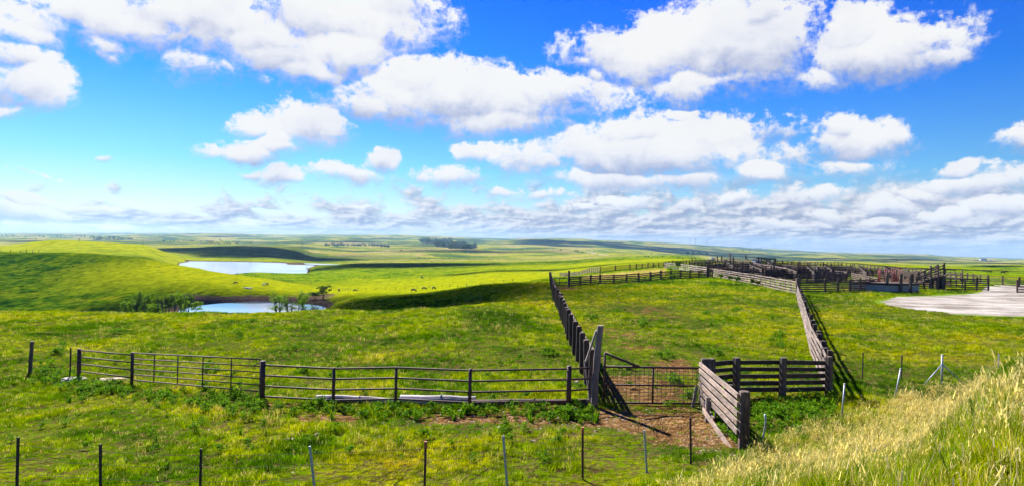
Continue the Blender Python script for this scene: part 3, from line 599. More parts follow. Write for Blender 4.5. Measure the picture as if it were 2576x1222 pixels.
# hinged pipe gates -------------------------------------------------------
def pipe_gate(label, a, b, rails, vts, h, m='rust_dark', r=0.03, slant=None, mesh=False, group=None, post_h=None):
    root = empty('pipe_gate', a, label, 'gate', group)
    d = b - a
    def P(t, z): return a + d * t + Vector((0, 0, z))
    mb = MB(); mb.tube([P(0, h[0]), P(1, h[0])], r, 8); mb.tube([P(0, h[1]), P(1, h[1])], r, 8)
    mb.tube([P(0, h[0]), P(0, post_h or h[1])], r, 8); mb.tube([P(1, h[0]), P(1, h[1])], r, 8)
    if slant: mb.tube([P(0, slant[1]), P(slant[0], h[1])], r * 1.1, 8)
    mb.build('frame', M[m], root, True)
    for z in rails: mb = MB(); mb.tube([P(0, z), P(1, z)], r * .85, 8); mb.build('rail', M[m], root, True)
    for t in vts: mb = MB(); mb.tube([P(t, h[0]), P(t, h[1])], r * .9, 8); mb.build('upright', M[m], root, True)
    if mesh:
        mb = MB(); n = 22
        for k in range(1, n): mb.tube([P(k / n, h[0]), P(k / n, h[1])], .009, 4)
        for k in range(1, 10): z = h[0] + (h[1] - h[0]) * k / 10; mb.tube([P(0, z), P(1, z)], .009, 4)
        mb.build('wire_mesh', M['wire'], root)
    return root, P
# six-rail gate in the pipe fence
A, B = G(334, 971), G(653, 1003)
g1, P = pipe_gate('rusty six-rail pipe farm gate in the left pipe fence', A, B, [.5, .73, .95, 1.16], [.19, .39, .59, .80], (.27, 1.40), 'rust', .026)
mb = MB(); mb.tube([P(.95, 1.16), P(.995, 1.28)], .018, 6); mb.build('latch', M['rust'], g1)
# wire mesh gate
A, B = G(1519, 1016), G(1762, 1019)
g2, P = pipe_gate('rusty gate filled with square wire mesh, its hinge end rising to a peak', A + Vector((0, 0, .0)), B, [.69], [.5], (.06, 1.32), 'rust', .04, (.36, 1.80), True, post_h=1.80)
mb = MB(); mb.tube([P(.99, .72), P(1.0, .80), P(1.02, .70), P(1.01, .62)], .02, 6); mb.build('chain', M['rust'], g2)
# small gates at the back of the pen
A, B = G4(2206, 1142), G4(2272, 1144)
g3, P = pipe_gate('small dark pipe gate at the back left corner of the grass pen', A, B, [.7], [.48], (.15, 1.35), 'rust_dark', .06, post_h=1.35)
mb = MB(); mb.tube([P(.7, 1.35), P(1, 2.0)], .05, 6); mb.build('brace', M['rust_dark'], g3)
A, B = G4(2198, 1103), G4(2240, 1103)
g4, P = pipe_gate('farthest slim pipe gate beyond the dark pipe gate', A, B, [.9], [.5], (.2, 1.9), 'rust_dark', .08, (.4, 2.5), post_h=2.5)

# pipe fence --------------------------------------------------------------
def pipe_fence(label, posts, hs, rails, prs, m='rust', rr=.03):
    root = empty('pipe_fence', posts[0], label, 'fence', 'rusty pipe fences in the foreground')
    for p, h, pr in zip(posts, hs, prs):
        if pr <= 0: continue
        mb = MB(); mb.tube([p + Vector((0, 0, -.3)), p + Vector((0, 0, h * .5)), p + Vector((0, 0, h))], pr, 12); mb.build('post', M[m], root, True)
    for fr in rails:
        mb = MB(); mb.tube([p + Vector((0, 0, fr)) for p in posts], rr, 8); mb.build('rail', M[m], root, True)
    return root
p0, p1 = G(198, 952), G(331, 970)
pipe_fence('short four-rail rusty pipe fence at the far left', [p0, p1], [1.36, 1.42], [.35, .68, .99, 1.30], [.085, .06])
ps = Q((659, 1010), (838, 1020), (995, 1016), (1181, 1026), (1430, 1022), (1486, 1018))
pipe_fence('long rusty pipe fence running from the farm gate to the tall pole', ps, [1.42, 1.32, 1.30, 1.34, 1.38, 1.3], [.19, .55, .92, 1.28], [.09, .055, .05, .06, .085, 0], rr=.033)
# tall pole with its brace, at the end of the pipe fence
tp = G(1495, 1022); s = tp.y / F
tall = empty('gate_post', tp, 'tall weathered bent pole at the junction of pipe fence and mesh gate', 'post')
mb = MB(); rings = []
for i in range(9):
    t = i / 8; c = tp + Vector(((15 * t - 5 * math.sin(t * 3.1)) * s * .8 + .0, 0, -.3 + t * (2.78 + .3))); w = .15 - .035 * t
    rings.append([c + Vector((math.cos(a) * w * random.uniform(.85, 1.1), math.sin(a) * w * random.uniform(.85, 1.1), 0)) for a in np.linspace(0, 2 * math.pi, 10, endpoint=False)])
mb.loft(rings); mb.build('pole', M['wood_mid'], tall)
mb = MB(); mb.beam(tp + Vector((-.28, .35, 1.45)), tp + Vector((.02, .06, 2.6)), .06, .10, Vector((0, 1, 0)), 3, .008)
mb.beam(tp + Vector((-.12, .1, .05)), tp + Vector((-.33, .3, 1.5)), .05, .09, Vector((0, 1, 0)), 3, .008); mb.build('brace', M['wood_pale'], tall)
hp = tp + Vector((.25, -.02, 0)); mb = MB(); mb.tube([hp + Vector((0, 0, .3)), hp + Vector((.1, 0, .3))], .02, 6); mb.tube([hp + Vector((-.2, 0, 1.72)), hp + Vector((.1, 0, 1.75))], .02, 6); mb.build('hinge', M['rust'], tall)

# steel post and wires left of the pipe fence; lone wood post
def tpost_mesh(h, m):
    b = MB(); b.beam((0, 0, -.3), (0, 0, h), .045, .012, Vector((0, 1, 0))); b.beam((0, .018, -.3), (0, .018, h), .010, .04, Vector((0, 1, 0)))
    z = .25
    while z < h - .04: b.beam((-.006, -.010, z), (.006, -.010, z), .02, .014); z += .09
    return b.mesh('steel_post', m)
TP = {k: tpost_mesh(1.35, M[k]) for k in ('tpost', 'rust_dark', 'galv')}
sp = G(176, 950); r_ = empty('steel_post', sp, 'dark steel post wired to the far left end of the pipe fence', 'post')
put('stake', TP['rust_dark'], r_, sp, (0, 0, 0), (1.3, 1.3, 1.02))
mb = MB()
for z in (.55, .62, 1.22): mb.tube([sp + Vector((0, 0, z)), p0 + Vector((0, 0, z + .02))], .008, 4)
mb.build('wire', M['wire'], r_)
lp = G(75, 938); r_ = empty('wooden_post', lp, 'lone round wooden post standing in the grass at the far left', 'post')
mb = MB(); mb.tube([lp + Vector((0, 0, -.3)), lp + Vector((.03, 0, .7)), lp + Vector((.07, 0, 1.5))], .085, 10, .075); mb.build('pole', M['wood'], r_)
mb = MB(); mb.tube([lp + Vector((.07, 0, 1.5)), lp + Vector((.071, 0, 1.515))], .07, 10, .05); mb.build('cap', M['wood_pale'], r_)

# barbed wire fences ------------------------------------------------------
def wire_fence(label, posts, hts, strands, tips=(), leans=None, mats=None, ext=None, name='wire_fence', wr=.0035, group='barbed wire fences', sag=.02):
    root = empty(name, posts[0], label, 'fence', group); tops = []
    for i, p in enumerate(posts):
        le = (leans or {}).get(i, 0); k = (mats or {}).get(i, 'tpost'); h = hts[i] if isinstance(hts, (list, tuple)) else hts
        put('post', TP[k], root, p, (0, -le * -1, random.uniform(-.3, .3)), (1.15, 1.15, h / 1.35))
        tops.append((p, math.sin(le), math.cos(le), h))
        if i in tips:
            mb = MB(); q = p + Vector((math.sin(le) * (h - .13), 0, math.cos(le) * (h - .13))); q2 = p + Vector((math.sin(le) * (h + .01), 0, math.cos(le) * (h + .01))); mb.beam(q, q2, .062, .055, Vector((0, 1, 0))); mb.build('painted_tip', M['tip_red'], root)
    if ext is not None:
        e0, e1 = ext
        if e0 is not None: tops.insert(0, (e0, 0, 1, 1.3))
        if e1 is not None: tops.append((e1, 0, 1, 1.3))
    for fr in strands:
        pts = []
        for i in range(len(tops) - 1):
            a, b = tops[i], tops[i + 1]
            A_ = a[0] + Vector((a[1], 0, a[2])) * fr * a[3]; B_ = b[0] + Vector((b[1], 0, b[2])) * fr * b[3]
            for k in range(6): t = k / 6; pts.append(A_.lerp(B_, t) - Vector((0, 0, sag * 4 * t * (1 - t))))
        pts.append(B_); mb = MB(); mb.tube(pts, wr, 4)
        if wr < .006:
            for i in range(len(pts) - 1):
                L = (pts[i + 1] - pts[i]).length
                for k in range(int(L / .12)):
                    c = pts[i].lerp(pts[i + 1], (k + .5) * .12 / L); mb.tube([c + Vector((.012, -.008, .016)), c + Vector((-.012, .008, -.016))], .003, 3)
        mb.build('wire', M['wire'], root)
    return root
def GD(px, py, d):
    r = ray(px, py); r = r / r.y; return gz(r.x * d, d)
fp = [GD(-190, 1250, 13.2), GD(41, 1250, 13.2), GD(252, 1250, 13.0), GD(503, 1250, 12.9), GD(795, 1250, 13.0), GD(1068, 1240, 13.2), GD(1276, 1240, 13.6), GD(1465, 1230, 14.3), G(1627, 1188), G(1738, 1166)]
fh = [1.33, 1.30, 1.25, 1.20, 1.15, 1.18, 1.18, 1.20, 1.0, 1.16]
wire_fence('nearest barbed wire fence of thin steel stakes crossing the bottom of the view', fp, fh, [.42, .66, .88], tips=(5, 7), leans={4: -.14, 6: -.10, 8: -.08, 2: -.03, 9: -.03, 7: -.02}, mats={1: 'rust_dark', 2: 'rust_dark', 3: 'rust_dark', 4: 'galv', 6: 'galv', 8: 'galv'}, ext=(None, wb))
rp = [G(2170, 950), G(2268, 955), G(2369, 966), G(2512, 940)]
wire_fence('wire fence running right from the pen corner past the white braced post', [rp[0], rp[1], rp[3]], [1.25, 1.22, 1.0], [.45, .7, .95], mats={0: 'rust_dark', 1: 'rust_dark', 2: 'galv'}, ext=(G(2096, 985), None))
c = rp[2]; r_ = empty('braced_post', c, 'white corner post held by two slanting struts in the tall grass', 'post')
mb = MB(); mb.tube([c + Vector((0, 0, -.2)), c + Vector((0, 0, 1.36))], .042, 10); mb.build('pole', M['galv'], r_, True)
mb = MB(); mb.tube([c + Vector((0, 0, 1.36)), c + Vector((0, 0, 1.40))], .05, 10, .04); mb.build('cap', M['white'], r_, True)
for dx, dy in ((-.95, -.1), (1.0, -.1)):
    e = gz(c.x + dx, c.y + dy); mb = MB(); mb.tube([e + Vector((0, 0, -.05)), c + Vector((0, 0, .95))], .024, 8); mb.build('strut', M['galv'], r_, True)
for (x, y, xt, yt, lab) in ((2117, 1046, 2125, 967, 'pale leaning stake nearest the wooden pen corner'), (2249, 1003, 2266, 928, 'pale leaning stake between the dark stake and the white braced post')):
    b = G(x, y); s = b.y / F; r_ = empty('leaning_stake', b, lab, 'post', 'pale leaning stakes')
    t = b + Vector(((xt - x) * s, .05, (y - yt) * s)); mb = MB(); mb.tube([b - Vector((0, 0, .2)), t], .028, 8); mb.build('stake', M['galv'], r_, True)
    mb = MB(); mb.tube([t, t + Vector((0, 0, .03))], .036, 8); mb.build('cap', M['white'], r_, True)
b = G(1915, 1113); mb = MB(); s = b.y / F
mb.tube([b + Vector(((x) * s, 0, z * s)) for x, z in ((0, -5), (5, 18), (9, 40), (10, 58), (8, 72))], .03, 8)
tag(mb.build('bent_pipe', M['galv'], None, True), 'dark curved pipe sticking out of the grass right of the wooden wing', 'pipe')

def far_fence(label, pts, h, step, nstr=3, pr=.07, mk='wood_dark'):
    pp = resample(pts, step)[:100]; root = empty('wire_fence', gz(*pp[0]), label, 'fence', 'far pasture wire fences')
    b = MB(); b.tube([(0, 0, -.3), (0, 0, 1)], pr, 6); me = b.mesh('post', M[mk])
    for x, y in pp: put('post', me, root, gz(x, y), (random.gauss(0, .04), random.gauss(0, .04), 0), (1, 1, h * random.uniform(.8, 1.25)))
    mb = MB()
    for k in range(nstr): mb.tube([gz(x, y) + Vector((0, 0, h * (.35 + .55 * k / max(1, nstr - 1)))) for x, y in pp], .012, 3)
    mb.build('wire', M['wire'], root); return root
def Q7(*l): return [G4(700 + x / 2.576, 900 + y / 2.576, 120) for x, y in l]
def Q8(*l): return [G4(1500 + x / 2.576, 900 + y / 2.576, 100) for x, y in l]
def Q6(*l): return [G4(x / 2.576, 900 + y / 2.576, 100) for x, y in l]
far_fence('wire fence running down the grass slope below the larger pond', [G4(700 + x / 2.576, 900 + y / 2.576, 410) for x, y in ((370, 470), (645, 515), (1015, 572), (1400, 620))], 1.8, 10, pr=.13)
far_fence('wire fence across the valley floor behind the black cattle', Q7((1610, 657), (1805, 672), (1970, 670), (2370, 658)), 1.5, 5.5, pr=.11)
far_fence('wire fence climbing right along the edge of the dark spur', [G4(1500 + x / 2.576, 900 + y / 2.576, 175) for x, y in ((310, 657), (690, 640), (940, 630), (1225, 603), (1420, 580))], 1.5, 8, pr=.12)
far_fence('wire fence on top of the left hill', Q6((10, 280), (210, 282), (400, 284)), 2.2, 7, pr=.14)

# logs and rocks ------------------------------------------------------------
def log(label, a, b, r, mk, rx=1.0):
    pts = [a.lerp(b, t) + Vector((0, random.uniform(-.03, .03), r * .6 + random.uniform(-.02, .02))) for t in np.linspace(0, 1, 7)]
    root = empty('log', a, label, 'log', 'fallen timbers along the pipe fence'); mb = MB(); mb.tube(pts, r, 10, r * .8); mb.build('trunk', M[mk], root)
    c = pts[3]; mb = MB(); mb.tube([c, c + Vector((.15, -.1, r * 1.2))], r * .25, 6, r * .15); mb.build('stub', M[mk], root)
log('bleached log lying behind the pipe fence, left one of two', G(796, 1007), G(1000, 1014), .14, 'wood_white')
log('thicker bleached log lying behind the pipe fence, right one of two', G(1007, 1013), G(1197, 1014), .19, 'wood_white')
log('long dark timber lying under the right end of the pipe fence', G(1185, 1022), G(1484, 1019), .16, 'wood_dark')
def rock(label, px, py, wpx, hm, mk, flat=.5, group=None, name='rock', cat='rock'):
    p = G(px, py); s = p.y / F; a = wpx * s / 2
    me = bpy.data.meshes.new(name); import bmesh; bm = bmesh.new(); bmesh.ops.create_icosphere(bm, subdivisions=3, radius=1)
    sx, sy = random.random() * 50, random.random() * 50
    for v in bm.verts:
        n = float(fbm(np.array([v.co.x * 1.3 + sx + v.co.z]), np.array([v.co.y * 1.3 + sy]), 3)[0])
        v.co *= 1 + .35 * n; v.co.x *= a; v.co.y *= a * flat * 1.3; v.co.z = max(-.3, min(.75, v.co.z)) * hm
    bm.to_mesh(me); bm.free(); me.materials.append(M[mk]); o = link(name, me); o.location = p; o.rotation_euler.z = random.uniform(-.2, .2)
    return tag(o, label, cat, group)
rock('rough grey concrete footing around the far left pipe fence post', 185, 955, 60, .16, 'concrete', name='footing', cat='footing')
rock('flat pale limestone slab lying under the short pipe fence', 275, 956, 78, .13, 'stone', .35)
rock('small pale rock in the grass left of the tall pole', 1451, 963, 16, .12, 'stone')
rock('small reddish rock behind the right part of the pipe fence', 1385, 980, 18, .06, 'wood_red')
rock('grey concrete footing under the last pipe fence post', 1434, 1028, 46, .07, 'concrete', name='footing', cat='footing')
rock('low concrete footing under the pipe post between the bleached log and dark timber', 1172, 1032, 34, .06, 'concrete', name='footing', cat='footing')
rock('pale rock in the open grass below the long pipe fence', 800, 1093, 17, .07, 'stone')
rock('flat pale rock left in the grass near the bottom wire fence', 727, 1104, 26, .04, 'stone')
rock('pale rock in the grass below the dirt patch', 1341, 1110, 16, .06, 'stone')

# loading dock, ramp, shed, frames -------------------------------------------
a = G4(3559, 1168); b = G4(3676, 1166); dh = 37 / 1.59 * a.y / F
dock = empty('loading_dock', a, 'low grey concrete loading dock at the edge of the gravel lot', 'loading dock')
mb = MB(); dvec = (b - a); dvec.z = 0; nrm = Vector((-dvec.y, dvec.x, 0)).normalized(); depth = 4.0
a2 = a - Vector((0, 0, .3))
def prism(mb, base, h):
    mb.loft([[Vector(q) for q in base], [Vector(q) + Vector((0, 0, h)) for q in base]])
b2 = Vector((b.x, b.y, a2.z))
prism(mb, [a2, b2, b2 + nrm * depth + Vector((-.6, 0, 0)), a2 + nrm * depth + Vector((-2.1, 0, 0))], dh * .74 + .3); mb.build('wall', M['concrete'], dock)
mb = MB(); at = a + Vector((0, 0, dh * .74)); bt = Vector((b.x, b.y, at.z)); o_ = Vector((0, -.12, .003))
prism(mb, [at + o_, bt + o_, bt + nrm * depth + Vector((-.6, 0, .003)), at + nrm * depth + Vector((-2.1, 0, .003))], dh * .22); mb.build('deck', M['wood_dark'], dock)
deck_z = at.z + dh * .22
# red pipe panels of the crowding chute on the deck
for k, (x0, x1) in enumerate(((3525, 3549), (3556, 3583), (3589, 3611), (3614, 3638))):
    r_, P = pipe_gate(['leftmost short red pipe panel by the dock', 'red pipe panel between the two thick grey dock posts', 'red pipe panel right of the middle dock post', 'rightmost red pipe panel on the concrete dock'][k],
        Vector((G4(x0, 1150).x * a.y / G4(x0, 1150).y, a.y + .8 + .3 * k, deck_z)), Vector((G4(x1, 1150).x * a.y / G4(x1, 1150).y, a.y + 1.8, deck_z + (.0 if k else .2))), [.5, .8, 1.1, 1.4], [.5], (.2, 1.95 + .1 * k), 'red_pipe', .055, group='red pipe panels over the dock')
for k, (x, top, lab) in enumerate(((3556, 1090, 'thick grey post at the left end of the concrete dock'), (3611, 1091, 'thick grey post in the middle of the concrete dock'), (3650, 1094, 'grey post at the right end of the concrete dock'))):
    q = G4(x, 1165); q = Vector((q.x * a.y / q.y, a.y + .5, a.z)); hh = (1166 - top) / 1.59 * a.y / F
    timber('dock_post', lab, 'post', [('pole', (q, up_(q, hh), .34, .3)), ('cap', (up_(q, hh), up_(q, hh + .06), .38, .34))], 'wood', 'grey posts on the loading dock')
# loading ramp with rising side rails
base = G4(3697, 1157); sc_ = base.y / F / 1.59
def RP(x, y, dy=0.0):
    r = ray(x / 1.59, y / 1.59); r = r / r.y; d = base.y + dy; return Vector((r.x * d, d, ZC + r.z * d))
def R5(x, y, dy=0.0): return RP(3600 + x / 3.82, 980 + y / 3.82, dy)
ramp_ = empty('loading_ramp', base, 'raised timber cattle loading ramp with tall posts and sloping rails', 'loading ramp')
for (x, t, bt_, dy) in ((367, 395, 680, 0), (467, 306, 680, 0), (577, 290, 680, 0), (657, 455, 690, 0), (672, 262, 690, 1.6), (556, 304, 660, 1.8), (450, 390, 650, 1.8), (190, 430, 600, 1.5), (280, 395, 620, 1.8), (497, 540, 680, .9), (620, 480, 680, .9)):
    mb = MB(); mb.beam(R5(x, bt_ + 12, dy), R5(x, t, dy), .26, .24, Vector((0, 1, 0)), 3, .01); mb.build('post', M['wood' if dy == 0 else 'wood_dark'], ramp_)
for dy in (0, 1.7):
    for (xa, ya, xb, yb) in ((250, 445, 480, 345), (360, 398, 577, 312), (400, 425, 680, 295), (370, 470, 670, 345), (300, 515, 670, 395), (590, 375, 678, 335), (250, 500, 560, 390)):
        mb = MB(); mb.beam(R5(xa, ya, dy), R5(xb, yb, dy), .06, .17, segs=3, jit=.008); mb.build('rail', M['wood_dark'], ramp_)
mb = MB(); p_, q_ = R5(250, 570, .9), R5(675, 450, .9); mb.beam(p_, q_, 1.9, .18, segs=4, jit=.004); mb.build('ramp_floor', M['wood_dark'], ramp_)
mb = MB()
for k in range(5): mb.beam(R5(380 + 40 * k, 560 - 8 * k, 0.02), R5(380 + 40 * k + 90, 535 - 10 * k, 0.02), .06, .2)
mb.beam(R5(380, 540), R5(655, 470), .07, .25, segs=2); mb.build('side_boards', M['wood_dark'], ramp_)
# raised walkway right of the ramp
w0, w1 = G4(3780, 1145), G4(3848, 1150); zt = (1160 - 1108) / 1.59 * w0.y / F
wk = empty('catwalk', w0, 'dark raised timber walkway right of the loading ramp', 'walkway'); mb = MB(); mb.beam(up_(w0, zt * .7), up_(w1, zt * .62), .8, .3, segs=4, jit=.01); mb.build('deck', M['wood_dark'], wk)
for t in (0, .33, .66, 1):
    c = w0.lerp(w1, t); mb = MB(); mb.beam(c, up_(c, zt * (1.3 if t in (0, 1) else 1.0)), .16, .16, Vector((0, 1, 0))); mb.build('post', M['wood'], wk)
for z in (.95, 1.15): mb = MB(); mb.beam(up_(w0, zt * z), up_(w1, zt * (z - .05)), .05, .12); mb.build('rail', M['wood_dark'], wk)

def box_house(name, label, cat, p, w, d, h, rh, wallm, roofm, rz=0, door=None, window=None, group=None, side=None):
    root = empty(name, p, label, cat, group); c, s_ = math.cos(rz), math.sin(rz)
    def L(x, y, z): return p + Vector((x * c - y * s_, x * s_ + y * c, z))
    mb = MB(); prism(mb, [L(-w / 2, 0, -.5), L(w / 2, 0, -.5), L(w / 2, d, -.5), L(-w / 2, d, -.5)], h + .5); mb.build('wall', wallm, root)
    mb = MB(); ov = .25
    mb.loft([[L(-w / 2 - ov, -ov, h + .003), L(-w / 2 - ov, d / 2, h + rh), L(-w / 2 - ov, d + ov, h + .003)], [L(w / 2 + ov, -ov, h + .003), L(w / 2 + ov, d / 2, h + rh), L(w / 2 + ov, d + ov, h + .003)]]); mb.build('roof', roofm, root)
    if door:
        mb = MB(); mb.beam(L(door - .5, -.03, 1.0), L(door + .5, -.03, 1.0), .05, 2.0); mb.build('door', M['slate'], root)
    if window:
        mb = MB(); mb.beam(L(window - .6, -.03, 1.6), L(window + .6, -.03, 1.6), .05, .9); mb.build('window', M['slate'], root)
    return root, L
p = G4(3033, 1056); s = p.y / F / 1.59
shed, L = box_house('shed', 'small blue and white shed with a dark flat roof among the yards', 'shed', p, 22 * s, 20 * s, 19 * s, 1.5 * s, M['blue'], M['slate'], .35, door=None)
mb = MB(); w_ = 22 * s; mb.beam(L(-w_ / 2 - .04, .1, 9.4 * s), L(-w_ / 2 - .04, 20 * s - .1, 9.4 * s), .06, 18.6 * s); mb.build('white_wall', M['white'], shed)
mb = MB(); mb.beam(L(-w_ / 2 + .2, 1, 20.5 * s), L(-w_ / 2 + .8, 1, 20.5 * s), .5, 3 * s); mb.build('vent', M['slate'], shed)
# heavy timber frame beside the shed
f0 = G4(3045, 1060); s = f0.y / F / 1.59
def FP(x, z, dy=0): return Vector((f0.x + (x - 3045) * s, f0.y + dy, f0.z + z * s))
fr = empty('timber_frame', f0, 'dark open timber frame with crossed braces beside the blue shed', 'frame')
for x, dy in ((3045, 0), (3064, 0), (3101, 0), (3052, 5), (3098, 5)): mb = MB(); mb.beam(FP(x, -1, dy), FP(x, 28, dy), .5, .45, Vector((0, 1, 0)), 2, .01); mb.build('post', M['wood_dark'], fr)
for dy in (0, 5): mb = MB(); mb.beam(FP(3042, 28.5, dy), FP(3104, 26, dy), .4, .6, segs=4, jit=.02); mb.build('beam', M['wood_dark'], fr)
for (xa, za, xb, zb) in ((3052, 20, 3061, 28), (3066, 20, 3075, 28), (3100, 20, 3090, 27), (3072, 22, 3086, 6), (3098, 20, 3074, 4)):
    mb = MB(); mb.beam(FP(xa, za, -.4), FP(xb, zb, -.4), .3, .3, segs=2); mb.build('brace', M['wood_pale' if za in (22, ) or xb == 3074 else 'wood_dark'], fr)
for k in range(4): mb = MB(); mb.beam(FP(3045, 4 + 4.2 * k, .5), FP(3101, 3.6 + 4.1 * k, .5), .12, .4, segs=3); mb.build('rail', M['wood_dark'], fr)
# far buildings
p = G4(2851, 1034, 250); s = p.y / F / 1.59
box_house('farm_building', 'small white building beyond the left yards', 'building', p, 16 * s, 8 * s, 5.5 * s, 1.2 * s, M['white'], M['slate'], .1, window=3 * s)
p = G4(3936, 1040, 500); s = p.y / F / 1.59
box_house('farm_building', 'white farmhouse far off on the right horizon', 'house', p, 22 * s, 12 * s, 5 * s, 4 * s, M['white'], M['slate'], -.1, door=-4 * s, window=5 * s)
p = G4(3962, 1041, 500); s = p.y / F / 1.59
box_house('farm_building', 'tiny white outbuilding right of the far white farmhouse', 'building', p, 5 * s, 5 * s, 3 * s, 1.5 * s, M['white'], M['slate'], 0)
p = G4(802, 967, 500); s = p.y / F / 1.59
box_house('farm_building', 'tiny pale farm building on the far left plain', 'building', p, 7 * s, 4 * s, 2 * s, 1.2 * s, M['white'], M['slate'], 0)

# power line structures and masts --------------------------------------------
def hframe(label, x, y, hpx, mk='wood_dark', dmin=500):
    p = G4(x, y, dmin); s = p.y / F / 1.59; h = hpx * s; r_ = empty('power_pole', p, label, 'power pole', 'power poles crossing the plains')
    w = h * .13; rr = max(.2, h * .018)
    for sx in (-w, w): mb = MB(); mb.tube([p + Vector((sx, 0, -1)), p + Vector((sx * .9, 0, h))], rr, 6); mb.build('pole', M[mk], r_)
    mb = MB(); mb.beam(p + Vector((-w * 2.6, 0, h * .86)), p + Vector((w * 2.6, 0, h * .86)), rr * 1.5, rr * 1.8); mb.build('crossarm', M[mk], r_)
for i, (x, y, hp_, lab) in enumerate([(145, 963, 14, 'faint power pole above the left hill summit, leftmost'), (316, 965, 12, 'faint power pole just right of the left hill summit'), (572, 978, 19, 'power pole left of the dark cloud-shaded hill'), (767, 982, 19, 'power pole over the top of the dark shaded hill'), (1003, 989, 22, 'tall power pole right of the dark shaded hill'), (1209, 992, 20, 'power pole on the plain left of the far wood'), (1418, 996, 12, 'small power pole below the left end of the far wood')]):
    hframe(lab, x, y, hp_)
for (x, y, hp_, lab) in [(1654, 1008, 11, 'small white power pole left of the dark woods edge'), (1871, 1011, 15, 'white power pole in front of the dark far wood'), (2099, 1003, 15, 'white power pole on the pale plain right of the wood'), (2201, 999, 14, 'white power pole beside the distant road'), (2368, 1006, 11, 'white power pole above the rightmost roadside trees')]:
    hframe(lab, x, y, hp_, 'white')
for (x, y, hp_, lab) in [(2759, 981, 29, 'left thin mast on the horizon'), (2781, 982, 27, 'middle thicker red and white mast on the horizon'), (2827, 984, 22, 'right thin mast on the horizon')]:
    p = G4(x, y, 5000); s = p.y / F / 1.59; r_ = empty('radio_mast', p, lab, 'mast', 'radio masts on the horizon')
    for k in range(5):
        mb = MB(); mb.tube([p + Vector((0, 0, hp_ * s * k / 5)), p + Vector((0, 0, hp_ * s * (k + 1) / 5))], 3.0, 6, 2.6); mb.build('mast_section', M['white' if k % 2 else 'tip_red'], r_)

# cattle ------------------------------------------------------------------
def skin_mesh(name, joints, edges, m, sub=1):
    me = bpy.data.meshes.new(name + '_skel'); me.from_pydata([j[0] for j in joints], edges, []); o = bpy.data.objects.new(name + '_skel', me); COL.objects.link(o)
    md = o.modifiers.new('s', 'SKIN'); 
    for i, j in enumerate(joints): me.skin_vertices[0].data[i].radius = j[1] if isinstance(j[1], tuple) else (j[1], j[1])
    me.skin_vertices[0].data[0].use_root = True
    ms = o.modifiers.new('u', 'SUBSURF'); ms.levels = sub; ms.render_levels = sub
    dg = bpy.context.evaluated_depsgraph_get(); dg.update(); r = bpy.data.meshes.new_from_object(o.evaluated_get(dg)); bpy.data.objects.remove(o)
    r.name = name; r.materials.clear(); r.materials.append(m); r.polygons.foreach_set("use_smooth", [True] * len(r.polygons)); return r
def cow_mesh(name, m, graze=True, lying=False):
    z0 = -.72 if lying else 0
    J = [((0, 0, 1.02 + z0), (.36, .40)), ((.5, 0, 1.0 + z0), (.33, .40)), ((.85, 0, 1.05 + z0), (.25, .32)), ((-.45, 0, 1.05 + z0), (.34, .37)), ((-.85, 0, 1.12 + z0), (.24, .28))]
    E = [(0, 1), (1, 2), (0, 3), (3, 4)]
    if graze and not lying: head = [((1.15, 0, .85), .17), ((1.32, 0, .5), .13), ((1.42, 0, .28), .12), ((1.50, 0, .08), .08)]
    else: head = [((1.15, 0, 1.25 + z0), .17), ((1.35, 0, 1.42 + z0), .15), ((1.58, 0, 1.34 + z0), .12), ((1.78, 0, 1.22 + z0), .08)]
    b = len(J); J += head; E += [(2, b), (b, b + 1), (b + 1, b + 2), (b + 2, b + 3)]
    hx, hz = head[1][0][0], head[1][0][2]
    for s in (-1, 1): J.append(((hx + .02, s * .24, hz + .10), .04)); E.append((b + 1, len(J) - 1))
    J.append(((-1.05, 0, 1.05 + z0), .05)); E.append((4, len(J) - 1)); J.append(((-1.12, .02, .55 + (z0 * .5)), .035)); E.append((len(J) - 2, len(J) - 1))
    for s in (-1, 1):
        for fx, par in ((.72, 2), (-.72, 4)):
            k = len(J)
            if lying: J += [((fx, s * .34, .22), .11), ((fx + .3, s * .42, .08), .06)]; E += [(par, k), (k, k + 1)]
            else:
                kb = .06 if fx > 0 else -.10
                J += [((fx, s * .20, .72), .12), ((fx + kb, s * .20, .42), .07), ((fx + (.03 if fx > 0 else .02), s * .20, .08), .055), ((fx + .07, s * .20, .02), .06)]
                E += [(par, k), (k, k + 1), (k + 1, k + 2), (k + 2, k + 3)]
    return skin_mesh(name, J, E, m)
CM = {('b', 0): cow_mesh('cow', M['cow_black']), ('b', 1): cow_mesh('cow', M['cow_black'], False), ('w', 0): cow_mesh('cow', M['cow_white']), ('w', 1): cow_mesh('cow', M['cow_white'], False), ('w', 2): cow_mesh('cow', M['cow_white'], False, True)}
def cow(px, py, kind, pose, rz, label, dmin=150, sc=1.0, src=4):
    p = G4(px, py, dmin); o = link('cow', CM[(kind, pose)]); o.location = p + Vector((0, 0, -.03)); o.rotation_euler.z = rz; o.scale = (sc * .85,) * 3
    return tag(o, label, 'cow', 'cattle on the pastures')
r7 = lambda x, y: (700 + x / 2.576, 900 + y / 2.576)
r8 = lambda x, y: (1500 + x / 2.576, 900 + y / 2.576)
r5 = lambda x, y: (3600 + x / 3.82, 980 + y / 3.82)
cow(*r7(625, 607), 'b', 0, math.pi, 'black cow grazing on the slope above the near pond', sc=1.25)
cow(*r7(920, 620), 'w', 0, 1.2 + math.pi, 'cream cow grazing beside a black one above the near pond', sc=1.2)
cow(*r7(946, 618), 'b', 0, 1.4, 'black cow beside the grazing cream cow', sc=1.2)
cow(*r7(740, 652), 'w', 2, math.pi, 'cream cow lying on top of the pond bank, left one', sc=1.3)
cow(*r7(772, 655), 'w', 2, -.6, 'cream cow lying on top of the pond bank, right one', sc=1.3)
